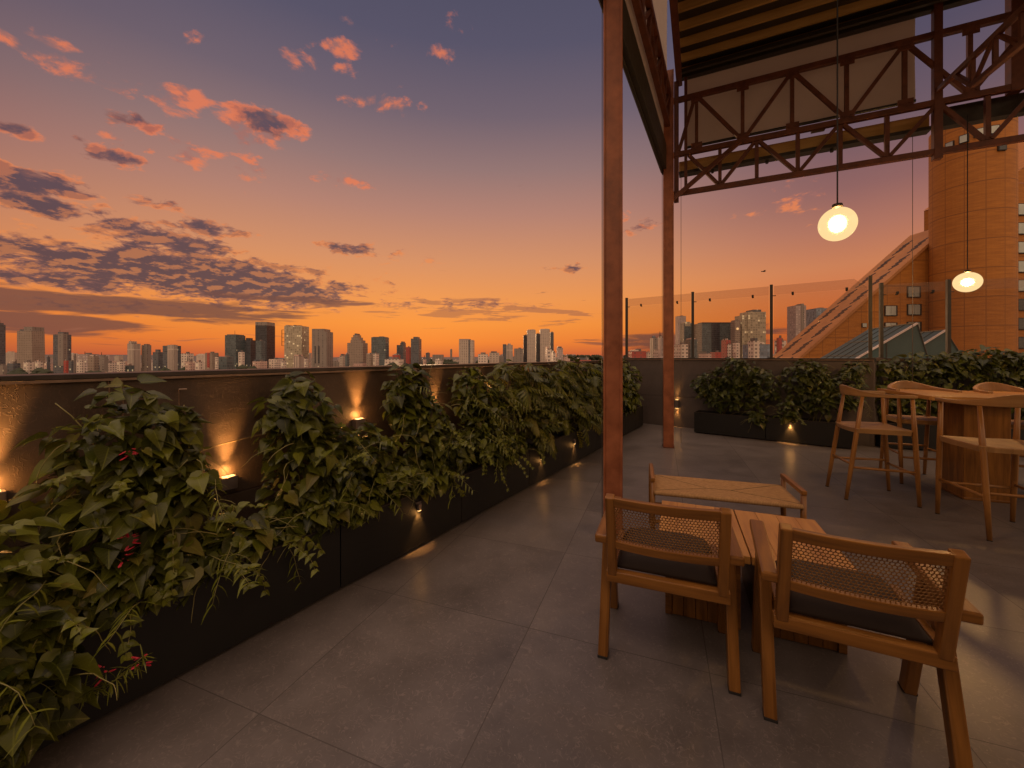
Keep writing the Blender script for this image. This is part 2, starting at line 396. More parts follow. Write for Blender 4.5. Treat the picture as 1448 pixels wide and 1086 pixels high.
# ------------------------------------------------------------------ parapets
WL, WK = 1.368, 1.42
def wall(name, o, d, n, L0, L1, h, th, mt, label):
    r = thing(name, label, 'wall', tuple(o), math.atan2(d.y, d.x))
    m_ = MB(); sgn = -1 if d.cross(n).z < 0 else 1          # inner face lies on local y = 0
    c = -sgn*th/2
    cuts = [.62, h-.035]
    m_.box(((L0+L1)/2, c, .31), (L1-L0, th, .62)); m_.box(((L0+L1)/2, c-sgn*.003, (.626+h-.035)/2), (L1-L0, th-.006, h-.035-.626))
    m_.box(((L0+L1)/2, c-sgn*.012, .623), (L1-L0, th-.03, .006))
    m_.build('panel', mt, r)
    k = MB(); k.box(((L0+L1)/2, c+sgn*.008, h-.0125), (L1-L0, th+.03, .025)); k.build('coping', M['cap_metal'], r, bevel=.004)
    e = MB(); e.box(((L0+L1)/2, sgn*.0225+sgn*.0015, h-.031), (L1-L0, .004, .012)); e.build('coping_edge', M['seam_metal'], r)
    return r
wall('parapet_wall', LW0, LD, LN, -6, 8.55, WL, .18, M['plaster'], 'long dark brown plaster parapet with lamp glow patches, behind the row of tall leafy planters')
wall('parapet_wall', K, KD, KN, .0, 4.13, WK, .18, M['plaster_grey'], 'grey parapet under glass panes at the terrace end, with one black up and down lamp')
wall('parapet_wall', B0, BD, BN, .43, 8, WK, .18, M['plaster_grey'], 'shadowed grey parapet behind the bar table, below the building with round tower')
rd = V2(6.31-5.80, 6.78-6.375); wall('parapet_wall', V2(5.80, 6.372), rd.normalized(), V2(rd.y, -rd.x).normalized(), 0, rd.length, WK, .16, M['plaster_grey'], 'short stub of grey parapet at the corner under the thick double glass post')

# trellis: hooks and wires on the long parapet
for u, y in ((152, 530), (172, 527)):
    k = kx(u); s = (2.16+1.68*k)/(LD.x-LD.y*k)
    m_ = MB(); m_.tube([LW(s, .03, 1.30), LW(s, .022, 1.15)], .0025, 6); m_.tube([LW(s, .03, 1.302), LW(s, -.03, 1.375)], .0025, 6)
    tag(m_.build('trellis_hook', M['seam_metal']), 'thin wire hook on the parapet edge, %s of the pair above the nearest mound' % ('left' if u == 152 else 'right'), 'hook', 'wire hooks on the parapet')
k = kx(251); s = (2.16+1.68*k)/(LD.x-LD.y*k)
m_ = MB(); m_.tube([LW(s, .02, 1.16), LW(s, .02, 1.27)], .003, 6); m_.tube([LW(s, .02, 1.27), LW(s+.03, .035, 1.27)], .005, 6)
tag(m_.build('trellis_hook', M['seam_metal']), 'short bent hook on the bare parapet right of the leftmost mound', 'hook', 'wire hooks on the parapet')
m_ = MB(); m_.tube([LW(.3, .03, .80), LW(.62, .025, .90), LW(.8, .02, .935), LW(.98, .03, .955), LW(1.2, .03, .96)], .0045, 6)
tag(m_.build('trellis_wire', M['stem']), 'bare woody runner crossing the wall above the lamp between two leafy mounds', 'vine')

# ------------------------------------------------------------------ planters
def planter(label, o, d, L, depth, h, group, inward):
    """front face on the line o + d*x, body behind it"""
    r = thing('planter_box', label, 'planter', tuple(o), math.atan2(d.y, d.x), group)
    sgn = inward
    m_ = MB(); th = .012; g0 = .004
    m_.box((L/2, sgn*th/2, h/2+.01), (L-2*g0, th, h-.02)); m_.box((L/2, sgn*(depth-th/2), h/2+.01), (L-2*g0, th, h-.02))
    m_.box((g0+th/2, sgn*depth/2, h/2+.01), (th, depth-2*th, h-.02)); m_.box((L-g0-th/2, sgn*depth/2, h/2+.01), (th, depth-2*th, h-.02))
    m_.box((L/2, sgn*depth/2, .03), (L-2*g0-2*th, depth-2*th, .02))
    m_.build('box_shell', M['black_metal'], r, bevel=.002)
    k = MB(); k.box((L/2, sgn*.012, h+.004), (L-2*g0, .034, .008)); k.build('rim', M['cap_metal'], r)  # paler than the shell: the rim highlight put into the colour
    s_ = MB(); nx = 14; ny = 6
    vs = [(g0+th+(L-2*g0-2*th)*i/nx, sgn*(th+(depth-2*th)*j/ny), h-.06+random.uniform(-.015, .02)) for i in range(nx+1) for j in range(ny+1)]
    s_.mesh(vs, [(i*(ny+1)+j, (i+1)*(ny+1)+j, (i+1)*(ny+1)+j+1, i*(ny+1)+j+1) for i in range(nx) for j in range(ny)])
    s_.build('soil', M['soil'], r, smooth=True)
    return r
pl = ['at the near left corner, under hanging leaves', 'with a bare dark front, second from the camera along the parapet',
      'third along the long parapet, a small lit lamp on its front', 'fourth along the long parapet, with thin trailing sprigs over its rim',
      'fifth along the long parapet, tiny lamp under its rim', 'sixth along the long parapet, seen just left of the near red column', 
      'seventh along the long parapet, mostly behind the near red column', 'last of the long row, meeting the end wall']
for i in range(8):
    s0 = .1+1.15*(i-1)
    planter('black planter box '+pl[i], PF0+LD*s0, LD, 1.15 if i < 7 else 1.2, .485, .42, 'black planters along the long parapet', 1)
Q0 = V2(3.45, 7.55)
planter('low black planter box under the end glass, beside the far lamp', Q0, KD, 1.15, .42, .39, 'black planters by the glass parapets', 1)
planter('low black planter box under the end glass, with a lamp glowing on its front', Q0+KD*1.152, KD, 1.15, .42, .39, 'black planters by the glass parapets', 1)
planter('low black planter box in shadow directly behind the leftmost bar stool', V2(5.82, 6.30), BD, 1.15, .5, .39, 'black planters by the glass parapets', 1)
planter('low black planter box in shadow behind the bar table pedestal', V2(5.82, 6.30)+BD*1.152, BD, 1.15, .5, .39, 'black planters by the glass parapets', 1)

# ------------------------------------------------------------------ lamps on walls and planters
def spot(parent, loc, direc, power, size, blend=.8, col=(1,.44,.11), rad=.012):
    l = bpy.data.lights.new('lamp_light', 'SPOT'); l.energy = power; l.color = col; l.spot_size = math.radians(size); l.spot_blend = blend; l.shadow_soft_size = rad
    o = bpy.data.objects.new('lamp_light', l); C.objects.link(o); o.parent = parent; o.location = loc
    o.rotation_euler = Vector(direc).to_track_quat('-Z', 'Y').to_euler(); return o
def glowlight(parent, loc, power, col=(1,.44,.11)):
    l = bpy.data.lights.new('lamp_light', 'POINT'); l.energy = power; l.color = col; l.shadow_soft_size = .012
    o = bpy.data.objects.new('lamp_light', l); C.objects.link(o); o.parent = parent; o.location = loc; return o
def sconce(label, pos, d, out, w=.085, h=.075, dp=.05, up=2.2, down=0.0, size=44):
    """box lamp with its back on the wall; local x along the wall, local y*sg away from it"""
    r = thing('wall_lamp', label, 'wall lamp', tuple(pos), math.atan2(d.y, d.x), 'lamps on the parapets')
    sg = 1 if (RZ(math.atan2(d.y, d.x)) @ Vector((0,1,0))).dot(out) > 0 else -1
    m_ = MB(); m_.box((0, sg*dp/2, 0), (w, dp, h)); m_.build('housing', M['housing'], r, bevel=.003)
    if up:
        k = MB(); k.box((0, sg*(dp/2), h/2+.002), (w*.7, dp*.5, .004)); k.build('lens', M['lens'], r)
        spot(r, (0, sg*(dp*.72), h/2+.012), (0, -sg*.10, 1), up, size, 1.0, rad=.02); glowlight(r, (0, sg*(dp*.55), h/2+.03), up*.025)
    if down:
        k = MB(); k.box((0, sg*(dp/2), -h/2-.0035), (w*.8, dp*.7, .004)); k.build('lens', M['lens'], r)
        spot(r, (0, sg*(dp*.6), -h/2-.012), (0, -sg*.18, -1), down, size); glowlight(r, (0, sg*(dp*.55), -h/2-.03), down*.04)
    return r
lab = ['lit wall lamp half buried in leaves at the left edge of the terrace', 'lit square wall lamp in the bare gap between the two nearest leafy mounds',
       'lit wall lamp throwing a tall glow on the parapet right of the second mound', 'small wall lamp sunk in leaves behind the third leafy mound',
       'wall lamp hidden by leaves, glowing on the parapet beyond the third mound', 'wall lamp buried in dense leaves below the far pale twin towers']
for i, (s, z) in enumerate(((-.03, .85), (.832, .70), (1.729, .925), (2.6, .90), (3.40, .93), (4.3, .93))):
    sconce(lab[i], LW(s, 0, z), LD, LN, up=(2.6, 2.2, 2.4, 1.2, 2.2, 2.0)[i]*20)
sconce('black cylinder-like lamp shining up and down on the end wall beside the far column', KW(1.12, 0, .475), KD, KN, .07, .17, .06, 9, 7, 55)
for s, z, en, lb in ((1.894, .32, 3.2, 'small lit step lamp on the planter front, bright glow below it, nearest the camera'),
                 (3.808, .29, 2.6, 'tiny lit step lamp on the fifth planter front below a leafy overhang'),
                 (4.72, .30, 4.5, 'tiny step lamp under leaves on the sixth planter, glow on the floor tiles')):
    q = PF0+LD*s; r = thing('step_lamp', lb, 'step lamp', (q.x, q.y, z), angL, 'small lamps on the planter fronts')
    m_ = MB(); m_.box((0, -.012, .0), (.03, .024, .05)); m_.box((0, -.006, .03), (.05, .012, .012)); m_.build('housing', M['housing'], r, bevel=.002)
    k = MB(); k.box((0, -.014, -.0275), (.022, .016, .004)); k.build('lens', M['lens'], r)
    spot(r, (0, -.02, -.035), (0, .30, -1), en*2.0, 75); glowlight(r, (0, -.03, -.05), .18)
q = Q0+KD*1.50; r = thing('step_lamp', 'lit step lamp glowing on the planter under the end glass', 'step lamp', (q.x, q.y, .33), angK, 'small lamps on the planter fronts')
m_ = MB(); m_.box((0, -.012, .0), (.03, .024, .05)); m_.build('housing', M['housing'], r, bevel=.002)
k = MB(); k.box((0, -.014, -.0275), (.022, .016, .004)); k.build('lens', M['lens'], r)
spot(r, (0, -.02, -.035), (0, .30, -1), 16, 85); glowlight(r, (0, -.03, -.05), .6)

# ------------------------------------------------------------------ glass balustrades
def balustrade(label, o, d, posts, gh, h0, first_cut):
    r = thing('glass_balustrade', label, 'glass fence', (o.x, o.y, h0), math.atan2(d.y, d.x))
    for i, x in enumerate(posts):
        m_ = MB(); m_.box((x, .05, gh/2+.005), (.045, .06, gh)); m_.box((x, .05, .006), (.11, .1, .012)); m_.build('post', M['dark_steel'], r, bevel=.003)
    for a, b_ in zip(posts[:-1], posts[1:]):
        a += .04; b_ -= .04; zt = gh-.02; zs = gh-.19
        cut = first_cut and b_ > posts[-1]-.1
        pts = [(a, .02), (b_, .02), (b_, zs), (a, zs)]
        m_ = MB()
        for y, rev in ((.045, 0), (.057, 1)):
            m_.poly([(x, y, z) for x, z in (pts[::-1] if rev else pts)])
        n = len(pts)
        for q in range(n):
            x0, z0 = pts[q]; x1, z1 = pts[(q+1) % n]; m_.poly([(x0, .045, z0), (x0, .057, z0), (x1, .057, z1), (x1, .045, z1)])
        m_.build('glass_pane', M['glass'], r)
        top = [(a, zs+.006), (b_, zs+.006), (b_, zt), (a, zt)] if not cut else [(a, zs+.006), (b_, zs+.006), (b_, zs+.02), (b_-.16, zt), (a, zt)]
        m_ = MB()
        for y, rev in ((.060, 0), (.070, 1)):
            m_.poly([(x, y, z) for x, z in (top[::-1] if rev else top)])
        n = len(top)
        for q in range(n):
            x0, z0 = top[q]; x1, z1 = top[(q+1) % n]; m_.poly([(x0, .060, z0), (x0, .070, z0), (x1, .070, z1), (x1, .060, z1)])
        m_.build('upper_glass', M['glass_strip'], r)
        for fr in (.22, .8):
            k = MB(); x = a+(b_-a)*fr; k.box((x, .036, zs+.012), (.035, .016, .045)); k.box((x, .066, zs-.012), (.03, .03, .02)); k.build('clamp', M['black_metal'], r, bevel=.003)
    for x in posts[:-1]:
        k = MB(); k.tube([(x+.02, .05, gh-.2), (x+.07, .05, gh-.2)], .008, 8); k.build('post_bolt', M['dark_steel'], r)
    return r
balustrade('clear glass fence on dark posts above the end parapet, city towers seen through it', K-KN*.02, KD, (.02, 1.40, 2.74, 4.09), 1.335, WK, True)
balustrade('clear glass fence on dark posts before the orange round tower, behind the bar table', B0-BN*.02, BD, (.46, 1.335, 2.6, 3.9, 5.2), 1.29, WK, False)

# ------------------------------------------------------------------ pergola
N_ = Vector((.838, 3.30, 0)); F_ = Vector((2.505, 6.38, 0)); SD = (F_-N_).normalized(); SN = Vector((SD.y, -SD.x, 0))   # SN points right (inside)
T0 = Vector((2.65, 6.47, 0)); TD = Vector((.9045, -.4264, 0)).normalized(); TN = Vector((TD.y, -TD.x, 0))               # TN points to the camera
if TN.y > 0: TN = -TN
pg = thing('pergola', 'tall brown steel pergola with rust red columns, lattice trusses and a ribbed metal roof', 'pergola', (0,0,0))
def T(t, z, e=0): q = T0+TD*t+TN*e; return Vector((q.x, q.y, z))
def SP(t, z, e=0): q = N_+SD*t+SN*e; return Vector((q.x, q.y, z))
LS = (F_-N_).length
for q, top in ((N_, 6.3), (F_, 6.0)):
    m_ = MB(); w = .15; R = RZ(math.radians(-17))
    # box column of two channels: wide faces with proud lips
    m_.box((q.x, q.y, top/2), (w*.92, w*.84, top), R)
    for sx in (-1, 1):
        for sy in (-1, 1):
            c = R @ Vector((sx*w*.44, sy*w*.43, 0)); m_.box((q.x+c.x, q.y+c.y, top/2), (w*.12, w*.10, top-.004), R)
    co = m_.build('column', M['rust_steel'], pg, bevel=.003)
    k = MB(); k.box((q.x, q.y, .006), (w*1.12, w*1.12, .012), R); 
    for sx in (-1, 1):
        for sy in (-1, 1):
            c = R @ Vector((sx*.072, sy*.072, 0)); k.tube([(q.x+c.x, q.y+c.y, .012), (q.x+c.x, q.y+c.y, .03)], .009, 6)
    k.build('base_plate', M['truss_steel'], co)
def tu(u): k = kx(u); return (k*6.47-2.65)/(.9045+.4264*k)
ZL, ZM, ZT = 4.087, 4.72, 5.60
m_ = MB()
for z in (ZL, ZM, ZT): m_.beam(T(-.12, z), T(6.2, z), .07, .075)
ft = m_.build('far_truss', M['truss_steel'], pg, bevel=.004)
def web(a, b_, nm, w=.048, par=None, mt='truss_steel'):
    k = MB(); k.beam(a, b_, w, w*.9, up=(TN.x, TN.y, .05)); k.build(nm, M[mt], par or ft)
up_n = [tu(u) for u in (985, 1050, 1120, 1197, 1279, 1371)]; st = up_n[-1]-up_n[-2]
up_n += [up_n[-1]+st*i for i in range(1, 3)]
for i, t_ in enumerate(up_n):
    web(T(t_, ZM+.045), T(t_, ZT-.045), 'truss_post')
    if i:
        a, b_ = up_n[i-1], t_
        web(T(a+.03, ZT-.05 if i % 2 else ZM+.05, .012), T(b_-.03, ZM+.05 if i % 2 else ZT-.05, .012), 'truss_brace')
web(T(tu(960), ZM+.05, .012), T(up_n[0]-.03, ZT-.05, .012), 'truss_brace')
lo_n = [tu(u) for u in (1018, 1070, 1128, 1188, 1254, 1325, 1396)]; st = lo_n[-1]-lo_n[-2]
lo_n += [lo_n[-1]+st*i for i in range(1, 4)]
for i, t_ in enumerate(lo_n):
    if i != 5: web(T(t_, ZL+.045), T(t_, ZM-.045), 'truss_post')
    if i:
        a, b_ = lo_n[i-1], t_
        web(T(a+.03, ZL+.05 if i % 2 else ZM-.05, .012), T(b_-.03, ZM-.05 if i % 2 else ZL+.05, .012), 'truss_brace')
web(T(tu(974), ZM-.05, .012), T(lo_n[0]-.03, ZL+.05, .012), 'truss_brace')
web(Vector((F_.x+.03, F_.y-.03, 3.93)), T(tu(1046), ZM-.02, .07), 'truss_brace', .06)
web(T(.02, 3.95), T(.02, 5.9), 'truss_post', .07); web(T(.16, 4.1), T(.16, 6.0), 'truss_post', .045)
for i, t_ in enumerate(up_n[:6]):
    for z in (ZM, ZT):
        k = MB(); c = T(t_, z+(.06 if z == ZM else -.06), .030); k.box(tuple(c), (.16, .008, .12), RZ(math.atan2(TD.y, TD.x)))
        for bx in (-.045, .045): cc = T(t_+bx, c.z, .036); k.tube([cc, cc+TN*.01], .009, 6)
        k.build('gusset_plate', M['truss_steel'], ft)
tm = tu(1325); k = MB(); k.beam(T(tm, ZL-.1, .0), T(tm, 6.0, .0), .085, .085, up=(TN.x, TN.y, 0)); k.build('hanger_post', M['truss_steel'], pg, bevel=.004)
tr_ = tu(1437); k = MB(); k.beam(T(tr_, ZM-.05, -.02), T(tr_, ZT+.5, -.02),   .12, .12, up=(TN.x, TN.y, 0)); k.build('hanger_post', M['truss_steel'], pg, bevel=.004)
# truss along the side between the two columns and on overhead
m_ = MB()
for z, e in ((5.14, .0), (5.60, .02)): m_.beam(SP(-3.2, z, e), SP(LS+.02, z, e), .07, .085)
sd = m_.build('side_truss', M['truss_steel'], pg, bevel=.004)
n = 15; xs = [-3.1+(LS+3.0)*i/n for i in range(n+1)]
for i, x in enumerate(xs):
    k = MB(); k.beam(SP(x, 5.18), SP(x, 5.56, .02), .05, .05, up=tuple(SN)); k.build('truss_post', M['truss_steel'], sd)
    if i:
        a, b_ = xs[i-1], x; k = MB(); k.beam(SP(a+.03, 5.18 if i % 2 else 5.55, .012), SP(b_-.03, 5.55 if i % 2 else 5.18, .012), .045, .045, up=tuple(SN)); k.build('truss_brace', M['truss_steel'], sd)
# long dark gutter outside the side truss and along the far side
m_ = MB(); m_.beam(SP(-3.2, 4.63, -.07), SP(LS+.05, 4.63, -.07), .10, .40); m_.beam(SP(-3.2, 4.415, -.09), SP(LS+.06, 4.415, -.09), .03, .03)
m_.build('side_gutter', M['dark_steel'], pg, bevel=.006)
m_ = MB(); m_.beam(T(.05, 4.60, -.24), T(tm, 4.60, -.24), .11, .16); m_.build('far_gutter', M['gold_metal'], pg, bevel=.004)
m_ = MB(); m_.beam(T(.05, 4.49, -.245), T(tm+.02, 4.49, -.245), .15, .045); m_.beam(T(tm+.06, 4.60, -.24), T(6.2, 4.60, -.24), .13, .24)
for q in (.55, 1.3, 2.1, 2.7): m_.beam(T(q, 4.47, -.24), T(q, 4.42, -.24), .03, .03)
m_.box(tuple(T(tu(1160), 4.74, -.12)), (.16, .08, .06), RZ(math.atan2(TD.y, TD.x)))
m_.build('gutter_tray', M['dark_steel'], pg)
# truss crossing from the hanger post to overhead
X0 = T(tm, 0); XD = -SD
def X(t, z): q = X0+XD*t; return Vector((q.x, q.y, z))
m_ = MB()
zu = lambda t_: 4.87-.143*t_
zl = lambda t_: 4.56-.143*t_
m_.beam(X(.03, zu(.03)), X(5.6, zu(5.6)), .05, .055); m_.beam(X(.85, zl(.85)), X(5.6, zl(5.6)), .05, .055); m_.beam(X(.85, zl(.85)), X(.45, zu(.45)), .04, .045)
cx_ = m_.build('cross_truss', M['truss_steel'], pg, bevel=.004)
for i in range(11):
    k = MB(); s_ = .85+.42*i; k.beam(X(s_, zl(s_)), X(s_, zu(s_)), .036, .036, up=tuple(TD)); k.build('truss_post', M['truss_steel'], cx_)
    k = MB(); z0_, z1_ = (zu(s_), zl(s_+.42)) if i % 2 else (zl(s_), zu(s_+.42)); k.beam(X(s_+.02, z0_), X(s_+.40, z1_), .032, .032, up=tuple(TD)); k.build('truss_brace', M['truss_steel'], cx_)
# ribbed roof
RE = TN; RC = Vector((2.71, 6.39, 0))-RE*.24; RL = 7.4
m_ = MB(); a = RC; c_ = a+TD*RL; d_ = c_+RE*7.3; e_ = a+RE*7.3
for z, rev in ((6.17, 0), (6.19, 1)):
    pts = [(a.x, a.y, z), (c_.x, c_.y, z), (d_.x, d_.y, z), (e_.x, e_.y, z)]; m_.poly(pts[::-1] if rev else pts)
m_.build('roof_sheet', M['roof_shade'], pg)
for i in range(22):
    o_ = RC+RE*(.06+.33*i); k = MB()          # gold ribs, sloped web and narrow lower flange; their lit look put into colour
    sec = [(-.035, 6.165), (-.022, 6.075), (.012, 6.075), (.05, 6.165)]
    for (xa, za), (xb, zb) in zip(sec[:-1], sec[1:]):
        pa, pb = o_+RE*xa, o_+RE*xb; p1, p2 = pa+TD*RL, pb+TD*RL
        k.poly([(pa.x, pa.y, za), (p1.x, p1.y, za), (p2.x, p2.y, zb), (pb.x, pb.y, zb)], [(0, xa), (RL, xa), (RL, xb), (0, xb)])
    ro = k.build('roof_rib', M['gold_metal'], pg); so_ = ro.modifiers.new('solid', 'SOLIDIFY'); so_.thickness = .003
m_ = MB(); m_.beam(T(.1, 6.0, -.02), T(7.2, 6.0, -.02), .10, .14); m_.beam(T(.1, 5.97, .12), T(7.2, 5.97, .12), .05, .06); m_.build('roof_edge_beam', M['dark_steel'], pg, bevel=.004)
m_ = MB(); a = RC+Vector((0,0,6.0)); b_ = a+RE*7.2; m_.beam(a-TD*.03, b_-TD*.03, .09, .13); m_.build('roof_side_beam', M['truss_steel'], pg, bevel=.004)
for e in (2.4, 4.8):
    m_ = MB(); a = RC+RE*e; m_.beam(Vector((a.x, a.y, 5.97))-TD*.02, Vector((a.x, a.y, 5.97))+TD*RL, .07, .12); m_.build('purlin', M['truss_steel'], pg)

# roller screens hang from the pergola
def screen(label, a, b_, z0, z1, wave):
    r = thing('roller_screen', label, 'screen', (a.x, a.y, z1), math.atan2((b_-a).y, (b_-a).x), 'cloth screens of the pergola')
    L = (b_-a).length; m_ = MB(); nx, nz = 40, 12
    for side in (0, 1):
        vs = []
        for i in range(nx+1):
            for j in range(nz+1):
                x = L*i/nx; z = -(z1-z0)*j/nz; y = wave*math.sin(x*2.1+j*.25)*math.sin(j/nz*PI)+.006*math.sin(x*9+j*.5)+(.003 if side else 0)
                vs.append((x, y, z))
        fs = [(i*(nz+1)+j, (i+1)*(nz+1)+j, (i+1)*(nz+1)+j+1, i*(nz+1)+j+1) for i in range(nx) for j in range(nz)]
        m_.mesh(vs, fs if side else [f[::-1] for f in fs])
    m_.build('cloth', M['fabric'], r, smooth=True)
    k = MB(); k.tube([(0, 0, -(z1-z0)), (L, 0, -(z1-z0))], .022, 10); k.build('bottom_bar', M['dark_steel'], r)
    return r
screen('beige cloth screen hanging behind the long far truss under the metal roof', T(.13, 0, -.16), T(tu(1303), 0, -.16), 4.88, 6.04, .02)
screen('beige cloth screen along the side truss, seen edge-on beside the near red column', SP(-3.0, 0, -.06), SP(LS+.35, 0, -.06), 4.87, 7.8, .006)

def cable(a, b_, label):
    m_ = MB(); m_.tube([Vector(a)-Vector(a), Vector(b_)-Vector(a)], .0035, 6)
    tag(m_.build('guide_cable', M['cable'], loc=a), label, 'cable', 'guide cables of the screens')
cable((.763, 3.37, .002), (.763, 3.37, 4.43), 'thin steel guide cable just left of the near red column, outer one')
cable((.792, 3.38, .002), (.792, 3.38, 4.43), 'thin steel guide cable touching the left edge of the near red column')
q = F_-SN*.09-SD*.02; cable((q.x, q.y, .002), (q.x, q.y, 4.40), 'thin guide cable just left of the far red column')
q = T(.08, 0, -.24); cable((q.x, q.y, .002), (q.x, q.y, 4.45), 'thin guide cable just right of the far red column')
q = T(tu(1303), 0, -.24); cable((q.x, q.y, .40), (q.x, q.y, 4.45), 'thin guide cable hanging left of the round orange tower')

# pendant lamps
def pendant(label, x, y, z, w, h, ztop, power):
    r = thing('pendant_lamp', label, 'pendant lamp', (x, y, z), 0, 'opal globe pendant lamps')
    m_ = MB(); prof = [(w/2*math.sin(PI*i/20)+.0005, -h/2*math.cos(PI*i/20)) for i in range(21)]
    m_.lathe(prof, (0,0,0), 36); m_.build('globe', M['globe'], r, smooth=True)
    k = MB(); k.lathe([(.004, .03), (.03, .026), (.034, .01), (.03, .0), (.004, -.002)], (0,0,h/2), 20); k.build('cap', M['dark_steel'], r, smooth=True)
    k = MB(); k.tube([(0,0,h/2+.035), (.0,0,ztop-z)], .005, 6); k.build('cord', M['black_metal'], r)
    k = MB(); k.lathe([(.0005, -.022), (.012, -.018), (.020, -.008), (.020, .004), (.015, .016), (.008, .024), (.0005, .025)], (0,0,0), 16); bo = k.build('bulb', M['bulb'], r, smooth=True)
    l = bpy.data.lights.new('lamp_light', 'POINT'); l.energy = power; l.color = (1,.60,.27); l.shadow_soft_size = .06
    o = bpy.data.objects.new('lamp_light', l); C.objects.link(o); o.parent = r
    return r
pendant('large glowing opal globe hanging in front of the sunset sky, nearest of the two lamps', 2.37, 2.90, 2.413, .228, .240, 6.05, 210)
pendant('smaller looking glowing opal globe hanging over the bar table before the round tower', 1.144*4.95, 4.95, 2.373, .255, .245, 4.45, 350)

# ------------------------------------------------------------------ added building behind the viewer, unseen, blocking the low back light
M['pane_in'] = mat('dark blocker glass', (.02,.02,.02,1), .08)
M['render_dark'] = plaster('dark blocker wall', (.07,.05,.04,1), (.11,.08,.065,1), (.12,.09,.075,1))
r = thing('glow_blocker', 'added dark walled building behind the viewer, there to block low sky light', 'building', (2.0, -3.4, 0)); m_ = MB()
for xa, xb in ((-7, -4.5), (-1.6, -1.2), (1.8, 2.2), (5.0, 7.0)): m_.box(((xa+xb)/2, -.15, 1.5), (xb-xa, .3, 3.0))
m_.box((0, -.15, 3.15), (14, .3, .3)); m_.build('wall', M['render_dark'], r)
for xa, xb in ((-4.5, -1.6), (-1.2, 1.8), (2.2, 5.0)):
    k = MB(); k.box(((xa+xb)/2, -.2, 1.5), (xb-xa, .03, 2.96)); dr = k.build('blocker_pane', M['pane_in'], r)
    k = MB(); k.box(((xa+xb)/2, -.15, 2.95), (xb-xa, .08, .08)); k.box(((xa+xb)/2, -.15, 1.5), (.08, .08, 2.8)); k.build('frame', M['dark_steel'], dr)
